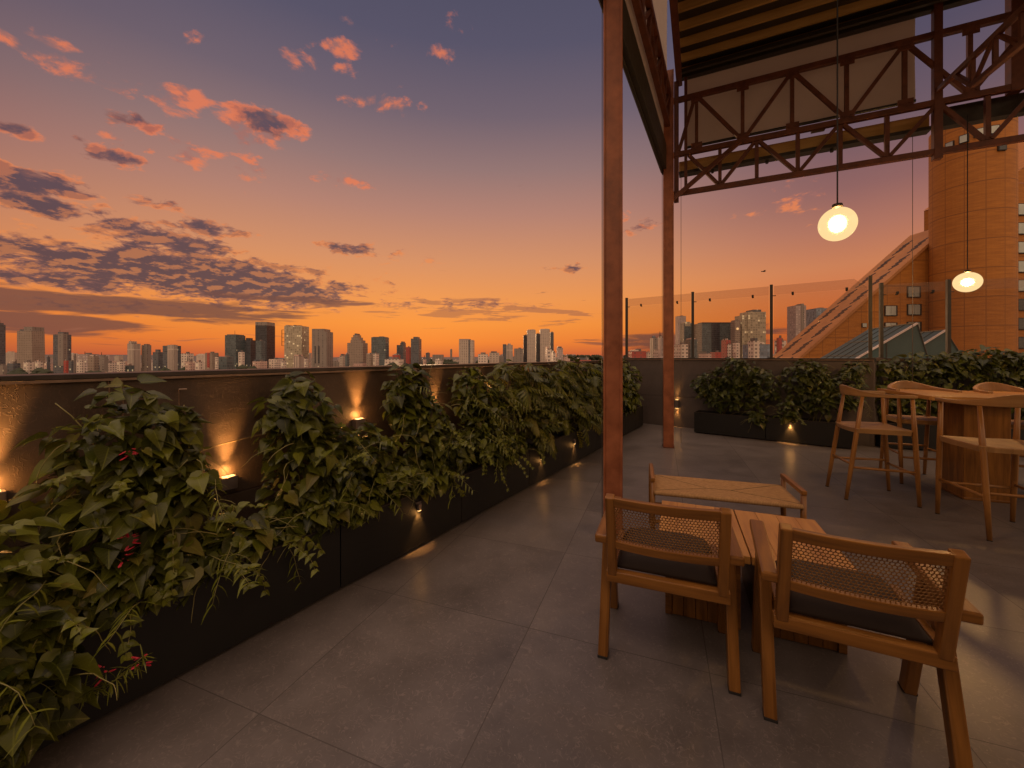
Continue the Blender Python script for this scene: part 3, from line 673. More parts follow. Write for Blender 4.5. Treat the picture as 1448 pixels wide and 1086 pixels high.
# ------------------------------------------------------------------ lounge chairs (cane back, angled legs)
def make_chair(label):
    r = thing('lounge_chair', label, 'chair', (0,0,0), 0, 'cane back lounge chairs')
    W = .28; xp = .238; zt = .80; zb = .385; lean = .10
    def back(x, z):      # a point on the reclined back plane, bowed to the rear in the middle
        f = (z-zb)/(zt-zb); bow = .028*(1-(x/xp)**2) if abs(x) < xp else 0
        return Vector((x, .018-lean*f-bow, z))
    for sx in (-1, 1):
        k = MB(); k.beam(back(sx*xp, .40)+Vector((0,0,0)), back(sx*xp, zt+.004), .042, .046, up=(0,-1,.1)); k.build('back_post', M['wood'], r, bevel=.006)
        # legs: slanted pair meeting under the arm
        k = MB(); k.beam((sx*W, -.005, .0), (sx*W, .17, .565), .046, .055, up=(0,1,0)); lg = k.build('leg', M['wood'], r, bevel=.006)
        k = MB(); k.box((sx*W, -.004, .006), (.047, .057, .010)); k.build('foot_pad', M['rubber'], lg)
        k = MB(); k.beam((sx*W, .405, .0), (sx*W, .235, .565), .046, .055, up=(0,1,0)); lg = k.build('leg', M['wood'], r, bevel=.006)
        k = MB(); k.box((sx*W, .404, .006), (.047, .057, .010)); k.build('foot_pad', M['rubber'], lg)
        k = MB(); k.beam((sx*(W+.004), -.045, .578), (sx*(W-.004), .47, .60), .062, .040); k.build('armrest', M['wood'], r, bevel=.008)
        k = MB(); k.beam((sx*(W-.042), .03, .405), (sx*(W-.042), .42, .415), .03, .05); k.build('seat_rail', M['wood'], r, bevel=.004)
    def rail(z, w, h, nm, half=xp-.02):
        k = MB(); n = 12; pts = [back(-half+2*half*i/n, z) for i in range(n+1)]
        k.sweep(pts, w, h, tilt=.22 if nm != 'rear_rail' else 0); k.build(nm, M['wood'], r, bevel=.004)
    rail(.778, .032, .046, 'top_rail'); rail(.562, .032, .040, 'mid_rail')
    k = MB(); k.box((0, .016, .388), (.535, .045, .052)); k.build('rear_rail', M['wood'], r, bevel=.005)
    k = MB(); k.box((0, .425, .40), (.52, .035, .052)); k.build('front_rail', M['wood'], r, bevel=.005)
    # cushion
    k = MB(); nx, ny = 16, 14
    def cz(i, j, top):
        fx = abs(2*i/nx-1); fy = abs(2*j/ny-1); e = (1-fx**6)*(1-fy**6)
        return (.432+.058*e**.5) if top else .418
    for top in (1, 0):
        vs = [(-.218+.436*i/nx, .035+.405*j/ny, cz(i, j, top)) for i in range(nx+1) for j in range(ny+1)]
        fs = [(i*(ny+1)+j, (i+1)*(ny+1)+j, (i+1)*(ny+1)+j+1, i*(ny+1)+j+1) for i in range(nx) for j in range(ny)]
        k.mesh(vs, fs if top else [f[::-1] for f in fs])
    def edge_pt(i, j): return (-.218+.436*i/nx, .035+.405*j/ny)
    loop = [(i, 0) for i in range(nx)]+[(nx, j) for j in range(ny)]+[(i, ny) for i in range(nx, 0, -1)]+[(0, j) for j in range(ny, 0, -1)]
    for a, b_ in zip(loop, loop[1:]+loop[:1]):
        pa, pb = edge_pt(*a), edge_pt(*b_); k.poly([(pa[0], pa[1], .418), (pb[0], pb[1], .418), (pb[0], pb[1], .432), (pa[0], pa[1], .432)])
    k.build('seat_cushion', M['cushion'], r, smooth=True)
    # cane: a lattice of round-cornered holes, real openings
    k = MB(); p_ = .0142; x0 = xp-.021; zlo, zhi = .580, .757; rows = int((zhi-zlo)/(p_*.866))+1; cols = int(2*x0/p_)
    inr = .425*p_
    for rr in range(rows):
        for cc in range(cols+1):
            cx, cz_ = -x0+(cc+.5*(rr % 2))*p_, zlo+(rr+.5)*p_*.866
            if cx > x0: continue
            out_, in_ = [], []
            for a in range(12):
                an = PI/6*a+PI/6; R_ = p_*.5774 if a % 2 == 0 else p_*.5
                ox, oz = cx+R_*math.cos(an), cz_+R_*math.sin(an)
                ox = max(-x0-.001, min(x0+.001, ox)); oz = max(zlo-.004, min(zhi+.004, oz))
                ix, iz = cx+inr*math.cos(an), cz_+inr*math.sin(an)
                out_.append(back(ox, oz)); in_.append(back(max(-x0-.0005, min(x0+.0005, ix)), max(zlo-.003, min(zhi+.003, iz))))
            vs = out_+in_
            k.mesh([tuple(v) for v in vs], [(a, (a+1) % 12, 12+(a+1) % 12, 12+a) for a in range(12)])
    o = k.build('cane_panel', M['cane'], r); so = o.modifiers.new('solid', 'SOLIDIFY'); so.thickness = .0024; so.offset = 0
    return r
ch = make_chair('cane back wooden lounge chair with dark cushion, standing before the near red column')
def put(o, x, y, yaw): o.location = (x, y, 0); o.rotation_euler = (0,0,math.radians(yaw))
put(ch, .706, 1.836, -21.5)
c2 = copy_tree(ch); put(c2, 1.293, 1.487, -25.5)
c2['label'] = 'cane back wooden lounge chair with dark cushion, largest and nearest the camera at lower right'

# ------------------------------------------------------------------ low tables, side by side
def low_table(label, o, n_pl):
    r = thing('low_table', label, 'coffee table', (o[0], o[1], 0), angT-math.radians(2), 'low wooden tables by the lounge chairs')
    w, d, h = .448, .69, .42
    k = MB(); e = [0, .12, .235, .34, .448] if n_pl else [0, .105, .22, .335, .448]
    for a, b_ in zip(e[:-1], e[1:]): k.box(((a+b_)/2, d/2, h-.02), (b_-a-.0006, d, .04))
    k.build('tabletop', M['table_wood'], r, bevel=.0025)
    for sx, nm in ((.055, 'side_panel'), (w-.055, 'side_panel')):
        k = MB(); k.box((sx, d/2, (h-.04)/2), (.035, d-.10, h-.042)); k.build(nm, M['wood'], r, bevel=.003)
    for y in (.07, d-.07):
        k = MB(); m5 = 5; ww = (w-.148)/m5
        for i in range(m5): k.box((.074+ww*(i+.5), y, (h-.04)/2), (ww-.0015, .025, h-.045))
        k.build('end_panel', M['wood'], r, bevel=.003)
    return r
nl = Vector((1.074, 2.853, 0))-RZ(angT-math.radians(2)) @ Vector((0, .69, 0))
low_table('low wooden block table half hidden behind the left lounge chair', nl, 0)
q = nl+RZ(angT-math.radians(2)) @ Vector((.454, 0, 0))
low_table('low wooden block table with bare glossy top, behind the right lounge chair', q, 1)

# ------------------------------------------------------------------ woven bench
r = thing('woven_bench', 'low wooden bench with woven cord seat and raised end rails behind the low tables', 'bench', (1.084, 3.068, 0), math.radians(-17.5))
L, D_, hs = .99, .40, .425
for x in (0, L):
    for y in (0, D_):
        k = MB(); k.tube([(x, y, 0), (x, y, .25), (x, y, .49)], [.016, .02, .018], 12); k.build('leg', M['wood'], r, smooth=True)
    k = MB(); k.beam((x, -.022, .503), (x, D_+.022, .503), .034, .034); k.build('end_rail', M['wood'], r, bevel=.008, seg=3)
    k = MB(); k.tube([(x, .0, hs-.03), (x, D_, hs-.03)], .013, 10); k.build('seat_rail', M['wood'], r, smooth=True)
    k = MB(); k.tube([(x, .0, .14), (x, D_, .14)], .011, 10); k.build('stretcher', M['wood'], r, smooth=True)
for y in (0, D_):
    k = MB(); k.tube([(0, y, .18), (L, y, .18)], .012, 10); k.build('stretcher', M['wood'], r, smooth=True)
m = mat('woven paper cord', (.42,.27,.13,1), .75); t = NT(m.node_tree); b = m.node_tree.nodes['Principled BSDF']
uv = t.n('ShaderNodeUVMap', uv_map='UVMap').outputs[0]; su = t.n('ShaderNodeSeparateXYZ', ins={0: uv})
wv = t.math('ABSOLUTE', t.math('SINE', t.math('MULTIPLY', su.outputs[1], PI/.010)))
nn = t.n('ShaderNodeTexNoise', ins={'Vector': uv, 'Scale': 30.0, 'Detail': 4.0}).outputs[0]
c = t.ramp(nn, [(.3, (.36,.20,.075,1)), (.7, (.52,.31,.13,1))]).outputs[0]
t.link(t.mix(t.math('MULTIPLY', t.math('SUBTRACT', 1.0, wv), .6), c, (.17,.085,.03,1)), b.inputs['Base Color'])
t.link(t.n('ShaderNodeBump', ins={'Height': wv, 'Strength': .6, 'Distance': .003}).outputs[0], b.inputs['Normal'])
M['cord'] = m
k = MB(); xi = .40; x0, x1 = .012, L-.012; y0, y1 = -.02, D_+.02; ym = D_/2; zs = hs
def seat_z(x, y): return zs-.014*math.sin(PI*min(1, max(0, (x-x0)/(x1-x0))))*math.sin(PI*min(1, max(0, (y-y0)/(y1-y0))))
ridge = .005
A1, A2, A3, A4 = (x0, y0), (x1, y0), (x1, y1), (x0, y1); I1, I2 = (x0+xi, ym), (x1-xi, ym)
def panel(poly3, along_x, mi=0):
    # subdivide a triangle or quad fan finely so the seat sags
    n = 8
    def lerp(p, q, f): return (p[0]+(q[0]-p[0])*f, p[1]+(q[1]-p[1])*f)
    if len(poly3) == 3: poly3 = poly3+[poly3[2]]
    a, b_, c_, d_ = poly3
    for i in range(n):
        for j in range(n):
            q = [lerp(lerp(a, b_, f), lerp(d_, c_, f), h_) for f, h_ in ((i/n, j/n), ((i+1)/n, j/n), ((i+1)/n, (j+1)/n), (i/n, (j+1)/n))]
            if math.dist(q[2], q[3]) < 1e-6: q = q[:3]
            k.poly([(p[0], p[1], seat_z(*p)) for p in q], [((p[0], p[1]) if along_x else (p[1], p[0])) for p in q])
panel([A1, A2, I2, I1], False); panel([A3, A4, I1, I2], False); panel([A2, A3, I2], True); panel([A4, A1, I1], True)
for ya, yb in ((y0, y0-.001), (y1, y1+.001)):      # wrapped long edges
    n = 6
    for i in range(n):
        a0, a1 = PI*i/n, PI*(i+1)/n; sg = -1 if ya == y0 else 1
        pa = [(x, ya+sg*.017*math.sin(a), zs-.017+.017*math.cos(a)) for a in (a0, a1) for x in (x0, x1)]
        k.poly([pa[0], pa[1], pa[3], pa[2]], [(a0*.017, x0), (a0*.017, x1), (a1*.017, x1), (a1*.017, x0)])
k.poly([(x0, y0, zs-.034), (x1, y0, zs-.034), (x1, y1, zs-.034), (x0, y1, zs-.034)], [(y0, x0), (y0, x1), (y1, x1), (y1, x0)])
ws_ = k.build('woven_seat', M['cord'], r)
k = MB()
for p0, p1 in ((A1, I1), (A4, I1), (A2, I2), (A3, I2), (I1, I2)):
    pts = [(p0[0]+(p1[0]-p0[0])*i/8, p0[1]+(p1[1]-p0[1])*i/8) for i in range(9)]
    k.tube([(x, y, seat_z(x, y)+.0005) for x, y in pts], .002, 6)
k.build('cord_seam', M['stem'], ws_)

# ------------------------------------------------------------------ bar stools with a curved back that runs into arms
def make_stool(label):
    r = thing('bar_stool', label, 'bar stool', (0,0,0), 0, 'wooden bar stools with wrap round backs')
    pts, hs_, ws = [], [], []
    n = 28; zc = 1.062
    for i in range(n+1):
        f = i/n; a = PI*f
        x = -.265*math.cos(a); y = -.235*math.sin(a)**.8
        if f < .5: y += .24*(1-math.sin(a))**1.3
        else: y += .24*(1-math.sin(a))**1.3
        c = math.sin(a)**3.5
        h = .032+.072*c; w = .042-.018*c
        pts.append((x, y, zc-.016+h*.40+ .012*c)); hs_.append(h); ws.append(w)
    k = MB(); k.sweep(pts, ws, hs_, tilt=.12); k.build('back_rail', M['seat_wood'], r, smooth=False, bevel=.007, seg=3)
    legs = {}
    for sx in (-1, 1):
        legs[(sx, 1)] = (Vector((sx*.25, .27, 0)), Vector((sx*.252, .215, 1.045)))
        legs[(sx, -1)] = (Vector((sx*.215, -.30, 0)), Vector((sx*.195, -.155, 1.045)))
    at = lambda q, z: legs[q][0]+(legs[q][1]-legs[q][0])*(z/1.045)
    for q, (a, b_) in legs.items():
        k = MB(); k.tube([a, a+(b_-a)*.35, a+(b_-a)*.68, b_], [.0155, .021, .021, .0145], 12); lg = k.build('leg', M['stool_wood'], r, smooth=True)
        k = MB(); k.tube([a, a+(b_-a)*.006], .0165, 10); k.build('foot_cap', M['rubber'], lg)
    out_ = [(-.235,-.215), (-.15,-.235), (0,-.245), (.15,-.235), (.235,-.215), (.262,.0), (.27,.205), (.23,.235), (0,.245), (-.23,.235), (-.27,.205), (-.262,.0)]
    k = MB()
    def sz(x, y, R_): return .725-.016*(1-R_)+.008*(abs(x)/.27)**2
    rings = [1, .985, .8, .55, .3]
    vs = []
    for R_ in rings:
        for x, y in out_: vs.append((x*R_, y*R_, sz(x*R_, y*R_, R_)-(.0 if R_ < 1 else .006)))
    fs = []; m12 = len(out_)
    for a in range(len(rings)-1):
        for j in range(m12): fs.append((a*m12+j, a*m12+(j+1) % m12, (a+1)*m12+(j+1) % m12, (a+1)*m12+j))
    fs.append(tuple((len(rings)-1)*m12+j for j in range(m12)))
    nb = len(vs)
    for x, y in out_: vs.append((x*.97, y*.97, .682))
    for j in range(m12): fs.append((nb+j, nb+(j+1) % m12, (j+1) % m12, j))
    fs.append(tuple(nb+j for j in range(m12))[::-1])
    k.mesh(vs, fs, [[(vs[a][1], vs[a][0]) for a in f] for f in fs]); k.build('seat', M['seat_wood'], r)
    for (qa, qb, z) in (((-1,1),(1,1),.30), ((-1,-1),(1,-1),.36), ((-1,1),(-1,-1),.33), ((1,1),(1,-1),.33)):
        k = MB(); k.tube([at(qa, z), (at(qa, z)+at(qb, z))/2, at(qb, z)], [.011, .0135, .011], 10); k.build('stretcher', M['stool_wood'], r, smooth=True)
    return r
st0 = make_stool('wooden bar stool seen from its side, at the left end of the bar table')
put(st0, 3.735, 4.145, -108)
def stool(x, y, yaw, label):
    s = copy_tree(st0); put(s, x, y, yaw); s['label'] = label; return s
stool(4.06, 3.33, -21, 'wooden bar stool nearest the camera, its wide back rail in front of the bar table')
stool(4.77, 4.70, 159, 'wooden bar stool tucked under the far side, left of the table pedestal')
stool(5.47, 4.40, 159, 'wooden bar stool on the far side, mostly its curved back showing above the bar table')

# ------------------------------------------------------------------ bar table
r = thing('bar_table', 'high wooden bar table with plank top and slab pedestals, set among the bar stools', 'bar table', (4.20, 3.98, 0), angT)
k = MB(); Lb, Db = 2.1, 1.02
for i in range(6): k.box((Lb/2, Db*(i+.5)/6, 1.03), (Lb, Db/6-.0012, .042))
k.build('tabletop', M['table_wood'], r, bevel=.003)
k = MB(); k.box((-.012, Db/2, 1.034), (.022, Db+.0, .042)); k.build('end_batten', M['table_wood'], r, bevel=.003)
for x in (.34, 1.42):
    k = MB()
    k.box((x+.175, .40, .505), (.35, .42, 1.01)); k.build('pedestal', M['wood'], r, bevel=.004)
    k = MB(); k.box((x+.175, .40, .012), (.37, .44, .022)); k.build('pedestal_base', M['wood'], r, bevel=.004)
# ------------------------------------------------------------------ plants
class Foliage:
    def __init__(s): s.v = []; s.f = []; s.t = []; s.uv = []
    def heart(s, p, tip, nrm, L, w, droop, fold, tint):
        tip = tip.normalized(); side = tip.cross(nrm).normalized(); nrm = side.cross(tip).normalized()
        prof = [(-.10, .20), (.0, .42), (.22, .52), (.48, .40), (.75, .19), (1.0, 0.0)]
        b = len(s.v); wave = random.uniform(-1, 1)*.05
        for i, (y, hw) in enumerate(prof):
            dz = -droop*y*y*L
            c = p+tip*(y*L)+nrm*dz
            if i == 0: c = p+tip*(.02*L)
            e = fold*hw*L*w+wave*L*math.sin(y*5)
            s.v += [c-side*(hw*L*w)+nrm*(e-dz*.0)+ (tip*(-.12*L) if i == 0 else Vector()), c, c+side*(hw*L*w)+nrm*e+(tip*(-.12*L) if i == 0 else Vector())]
            s.t += [tint]*3
        for i in range(len(prof)-1):
            a = b+i*3; y0, y1 = (max(0, prof[i][0]), prof[i+1][0])
            h0, h1 = prof[i][1], prof[i+1][1]
            if i == len(prof)-2:
                s.f += [(a, a+1, a+4), (a+1, a+2, a+4)]; s.uv += [[(.5-h0, y0), (.5, y0), (.5, y1)], [(.5, y0), (.5+h0, y0), (.5, y1)]]
            else:
                s.f += [(a, a+1, a+4, a+3), (a+1, a+2, a+5, a+4)]
                s.uv += [[(.5-h0, y0), (.5, y0), (.5, y1), (.5-h1, y1)], [(.5, y0), (.5+h0, y0), (.5+h1, y1), (.5, y1)]]
    def blade(s, p, tip, nrm, L, w, droop, tint, n=4):
        tip = tip.normalized(); side = tip.cross(nrm)
        if side.length < .01: side = Vector((1,0,0))
        side.normalize(); nrm = side.cross(tip).normalized(); b = len(s.v)
        for i in range(n+1):
            y = i/n; hw = w*(math.sin(PI*min(1, .12+y*.88))**.8)*.5 if i < n else 0.0006
            c = p+tip*(y*L)+nrm*(-droop*y*y*L)
            s.v += [c-side*hw, c+side*hw]; s.t += [tint]*2
        for i in range(n):
            a = b+i*2; s.f.append((a, a+1, a+3, a+2)); s.uv.append([(.42, i/n), (.58, i/n), (.58, (i+1)/n), (.42, (i+1)/n)])
    def split_leaf(s, p, tip, nrm, L, droop, tint):
        """a lobed philodendron leaf: fingers fanning from a midrib"""
        tip = tip.normalized(); side = tip.cross(nrm).normalized(); nrm = side.cross(tip).normalized()
        for i in range(6):
            y = .08+.15*i; c = p+tip*(y*L)+nrm*(-droop*y*y*L)
            for sg in (-1, 1):
                ang = 1.25-.17*i
                d = tip*math.cos(ang)+side*sg*math.sin(ang)-nrm*(.25+droop*y)
                s.blade(c, d, nrm, L*(.50-.035*i), L*.13, droop*.8, tint, 3)
        s.blade(p+tip*(.75*L)-nrm*droop*.55*L, tip-nrm*droop*1.4, nrm, L*.4, L*.14, droop, tint, 3)
        s.blade(p, tip, nrm, L*.9, L*.10, droop, tint, 4)
    def build(s, name, mt, parent):
        me = bpy.data.meshes.new(name); me.from_pydata([tuple(q) for q in s.v], [], s.f)
        uvl = me.uv_layers.new(name='UVMap'); flat = []
        for u in s.uv:
            for q in u: flat += [q[0], q[1]]
        uvl.data.foreach_set('uv', flat)
        ca = me.color_attributes.new('tint', 'FLOAT_COLOR', 'POINT'); fl_ = []
        for q in s.t: fl_ += [q[0], q[1], q[2], 1]
        ca.data.foreach_set('color', fl_); me.materials.append(mt); me.polygons.foreach_set('use_smooth', [True]*len(me.polygons)); me.update()
        o = bpy.data.objects.new(name, me); C.objects.link(o); o.parent = parent; return o

def plant(name, label, fr, s_mid, blobs, n, size, group, kind='heart', mt='leaf', stems=7, flowers=0, wild=.5, floor_z=.36, dmin=.03, sprays=0, depth=.25):
    """fr maps (along, out, z) to the terrace; blobs = ellipsoids (s, d, z, rs, rd, rz, weight)"""
    base = fr(s_mid, depth, .36)
    r = thing(name, label, 'plant', tuple(base), 0, group)
    e_s = (fr(1, 0, 0)-fr(0, 0, 0)); e_d = (fr(0, 1, 0)-fr(0, 0, 0)); up = Vector((0,0,1))
    fo = Foliage(); tot = sum(b[6] for b in blobs); st_ = MB()
    for b in blobs:
        cnt = int(n*b[6]/tot)
        for _ in range(cnt):
            th = random.uniform(0, 2*PI); cz = random.uniform(-1, 1); sr = math.sqrt(1-cz*cz)
            dv = (sr*math.cos(th), sr*math.sin(th), cz)
            if dv[1] < -.35 and random.random() < .7: dv = (dv[0], -dv[1], dv[2])
            rad = random.choice((random.uniform(.80, 1.08), random.uniform(.80, 1.08), random.uniform(.35, .85)))
            lump = 1+.18*math.sin(dv[0]*5+b[0]*7)*math.sin(dv[2]*6+b[2]*9)
            s_, d_, z_ = b[0]+b[3]*dv[0]*rad*lump, b[1]+b[4]*dv[1]*rad*lump, b[2]+b[5]*dv[2]*rad*lump
            if d_ < dmin: d_ = dmin+random.uniform(0, .06)
            if z_ < floor_z and d_ < .50: z_ = floor_z+random.uniform(0, .12)
            p = fr(s_, d_, z_)-base
            outw = (e_s*dv[0]/b[3]*.25+e_d*dv[1]/b[4]*.25+up*dv[2]/b[5]*.25).normalized()
            nrm = (outw*.42+up*.85+e_d*.22+Vector((random.gauss(0,1), random.gauss(0,1), random.gauss(0,1)))*wild*.6).normalized()
            tip = (up*-.45+outw*.6+e_d*.2+e_s*random.gauss(0, .6)+Vector((random.gauss(0,1), random.gauss(0,1), random.gauss(0,.6)))*wild*.6)
            tip = tip-nrm*tip.dot(nrm)
            if tip.length < .1: continue
            L = size*random.uniform(.6, 1.3)*(.5 if random.random() < .28 else 1); 
            tint = (min(1, max(0, random.betavariate(1.1, 1.7))), random.random(), 1.0 if random.random() < .035 else random.random()*.22)
            if kind == 'heart': fo.heart(p, tip, nrm, L, random.uniform(.68, .98), random.uniform(.05, .5), random.uniform(.1, .6), tint)
            elif kind == 'split':
                if random.random() < .6: fo.split_leaf(p, tip, nrm, L*1.7, random.uniform(.1, .45), tint)
                else: fo.heart(p, tip, nrm, L, random.uniform(.6, .8), random.uniform(.1, .5), random.uniform(.1, .5), tint)
    # wispy sprays of narrow leaves
    for si in range(sprays):
        leafy = si % 3 != 0
        b = random.choice(blobs); th = random.uniform(-.9, .9)
        p = fr(b[0]+b[3]*th, b[1]+b[4]*random.uniform(.5, 1.05), b[2]+b[5]*random.uniform(-.7, .5))-base
        d = (e_d*random.uniform(.3, .9)+e_s*random.gauss(0, .5)+up*random.gauss(-.1, .4)).normalized(); pts = [p]
        for i in range(7):
            d = (d+up*-.10+Vector((random.gauss(0,.1), random.gauss(0,.1), random.gauss(0,.06)))).normalized(); pts.append(pts[-1]+d*.038)
        st_.tube(pts, [.0022-.0002*i for i in range(len(pts))], 5)
        for i, q in enumerate(pts[1:]):
            for sg in (-1, 1):
                dd = (d*.6+e_s*sg*.8+up*random.gauss(.1, .4)).normalized()
                if leafy: fo.heart(q, dd, (up+e_d*.5+e_s*random.gauss(0,.4)).normalized(), random.uniform(.022, .045), random.uniform(.7, .95), .3, .3, (random.uniform(.4, 1), random.random(), random.random()*.3)); continue
                fo.blade(q, dd, up, random.uniform(.035, .075), random.uniform(.006, .012), .5, (random.uniform(.5, 1), random.random(), random.random()*.4), 3)
    fo.build('foliage', M[mt], r)
    for i in range(stems):
        b = random.choice(blobs); a = fr(s_mid+random.gauss(0, .08), depth+random.gauss(0, .05), .34)-base
        e = fr(b[0]+b[3]*random.uniform(-.95, .95), max(.04, b[1]+b[4]*random.uniform(-.6, .95)), b[2]+b[5]*random.uniform(-.2, 1.02))-base
        mid = (a+e)/2+up*random.uniform(.05, .22)+e_s*random.gauss(0, .07)+e_d*abs(random.gauss(0, .05))
        pts = [a*(1-f)**2+mid*(2*f*(1-f))+e*f*f for f in [j/9 for j in range(10)]]
        st_.tube(pts, [.0055-.0004*j for j in range(10)], 6)
    for i in range(stems*2+4):      # loose curling tendrils at the rim
        b = random.choice(blobs); th = random.choice((-1, 1))
        p = fr(b[0]+b[3]*th*random.uniform(.5, .95), max(.05, b[1]+b[4]*random.uniform(.2, .9)), b[2]+b[5]*random.uniform(-.6, .8))-base
        d = (e_s*th*random.uniform(.3, 1)+e_d*random.uniform(-.1, .7)+up*random.gauss(0, .5)).normalized(); pts = [p]
        for j in range(9):
            d = (d+up*-.12+Vector((random.gauss(0,.16), random.gauss(0,.16), random.gauss(0,.1)))).normalized(); q = pts[-1]+d*random.uniform(.015, .035)
            pts.append(q)
        st_.tube(pts, [.0026-.00018*j for j in range(10)], 5)
    st_.build('stem', M['tendril'] if sprays else M['stem'], r, smooth=True)
    for (s_, d_, z_) in (flowers or []):
        flower(fr(s_, d_, z_)-base, r, e_d)
    return r
def flower(p, parent, out_):
    k = MB()
    for i in range(7):
        a = random.uniform(0, 2*PI); d = (out_*.5+Vector((math.cos(a), math.sin(a), random.uniform(-.6, .6)))).normalized()
        q = p+d*.012+Vector((0,0,-.006*i)); sd_ = d.cross(Vector((0,0,1))).normalized()*.004; tipp = q+d*random.uniform(.012, .024)
        k.tube([q, q+d*.012], [.0022, .003], 5)
        k.poly([q-sd_, q+sd_, tipp+sd_*1.3, tipp+d*.006, tipp-sd_*1.3])
    o = k.build('flower', M['flower'], parent)
GL = 'leafy climbers in the planters along the long parapet'
plant('climbing_plant', 'big leaved trailing plant at the left edge, spilling over the planter corner to the floor', LW, -.1,
      [(-.16,.34,.74,.24,.22,.22,1.2), (-.02,.44,.55,.16,.16,.2,1.0), (-.06,.57,.33,.20,.10,.26,1.0), (.10,.36,.50,.16,.2,.16,.6), (-.2,.5,.5,.2,.2,.2,.6)], 560, .096, GL, wild=.7, sprays=18, flowers=[(.19,.62,.28)], stems=5)
plant('climbing_plant', 'tall leafy mound with red blossoms nearest the camera, left of the square lamp', LW, .37,
      [(.36,.22,1.02,.24,.19,.29,1.5), (.33,.30,.78,.26,.22,.26,1.2), (.51,.30,.78,.11,.2,.24,.4), (.37,.42,.50,.32,.13,.14,1.0), (.70,.40,.50,.18,.14,.13,.4)], 1350, .082, GL, wild=.55, flowers=[(.30,.44,1.06), (.28,.53,.72), (.26,.54,.66)], stems=10, sprays=14)
plant('climbing_plant', 'tall leafy mound right of the square lamp, with thick leaves down to the planter rim', LW, 1.2,
      [(1.12,.22,1.04,.20,.18,.29,1.4), (1.20,.30,.76,.27,.22,.26,1.3), (1.52,.30,.72,.26,.2,.24,1.2), (1.3,.43,.52,.34,.13,.15,.9), (1.72,.40,.56,.2,.14,.15,.6), (.96,.36,.5,.10,.14,.12,.3)], 1600, .082, GL, stems=10, sprays=14)
plant('climbing_plant', 'narrow leafy spire rising to the coping, third mound from the camera', LW, 2.1,
      [(2.03,.20,1.12,.17,.17,.26,1.3), (2.14,.28,.82,.24,.2,.26,1.2), (2.34,.36,.62,.3,.18,.2,1.0), (2.05,.44,.50,.24,.12,.12,.5)], 1150, .083, GL, stems=7, sprays=14)
plant('climbing_plant', 'loose leafy mound with yellow sprigs below the pale slab tower', LW, 2.95,
      [(2.86,.2,1.10,.17,.17,.26,1.1), (3.05,.28,.92,.3,.2,.28,1.2), (2.8,.38,.66,.26,.18,.2,.9), (3.1,.46,.52,.36,.12,.14,.9)], 1150, .083, GL, stems=6, sprays=30)
plant('philodendron', 'dense philodendron with split leaves below the white twin towers', LW, 3.9,
      [(3.52,.26,1.12,.26,.22,.27,1.2), (4.05,.28,1.02,.36,.24,.32,1.5), (3.8,.42,.66,.40,.17,.22,1.2), (4.5,.28,1.10,.26,.22,.28,1.0)], 400, .125, GL, kind='split', mt='leaf_split', stems=6, sprays=14)
plant('philodendron', 'dense philodendron with split leaves close left of the near red column', LW, 5.2,
      [(5.0,.26,1.12,.34,.24,.28,1.3), (5.55,.28,1.10,.32,.24,.28,1.3), (4.95,.44,.70,.40,.18,.24,1.1), (5.6,.44,.68,.32,.16,.24,1.0)], 420, .13, GL, kind='split', mt='leaf_split', stems=6, sprays=6)
plant('climbing_plant', 'bushy climber filling the corner just right of the near red column', LW, 7.0,
      [(6.3,.3,1.05,.36,.24,.32,1), (7.0,.28,1.12,.4,.26,.34,1.4), (7.6,.3,.98,.34,.26,.32,1.2), (7.2,.44,.66,.6,.16,.24,1.2), (6.6,.34,1.3,.25,.2,.2,.5)], 720, .12, GL, stems=6)
GK = 'dark ivy mounds below the glass parapets'
plant('ivy', 'dark ivy mound by the far lamp, left of the two below the end glass', KW, 2.05,
      [(1.75,.26,.92,.26,.2,.24,1.1), (2.25,.24,1.14,.34,.2,.28,1.5), (2.15,.32,.72,.48,.17,.26,1.4), (2.62,.28,.95,.25,.2,.3,.9), (2.58,.47,.38,.14,.08,.16,.3)], 1150, .092, GK, mt='leaf_far', stems=5, depth=.2, flowers=0, sprays=3)
plant('ivy', 'dark ivy mound with yellow-green hanging leaves over the glowing planter lamp', KW, 3.4,
      [(3.25,.24,1.08,.34,.2,.30,1.5), (3.4,.30,.76,.42,.17,.26,1.3), (3.75,.26,.92,.26,.2,.28,1.0), (2.98,.46,.50,.16,.09,.20,.5), (3.9,.2,1.25,.14,.15,.12,.3)], 1000, .092, GK, mt='leaf_far', stems=5, depth=.2, sprays=10)
plant('ivy', 'dark ivy bank behind the leftmost bar stool in front of the teal skylights', BW, .6,
      [(.35,.30,1.08,.32,.22,.30,1.0), (.9,.28,1.20,.40,.22,.30,1.4), (.6,.36,.76,.6,.2,.3,1.4), (1.2,.28,1.34,.3,.2,.18,.7)], 1000, .10, GK, mt='leaf_far', stems=5)
plant('ivy', 'dark ivy bank rising over the parapet top behind the bar table', BW, 1.8,
      [(1.6,.28,1.22,.42,.22,.32,1.4), (2.3,.28,1.24,.5,.22,.30,1.4), (1.9,.36,.78,.7,.2,.32,1.4), (1.75,.24,1.42,.5,.18,.14,.9), (2.6,.26,1.38,.4,.18,.16,.7)], 1250, .10, GK, mt='leaf_far', stems=5)
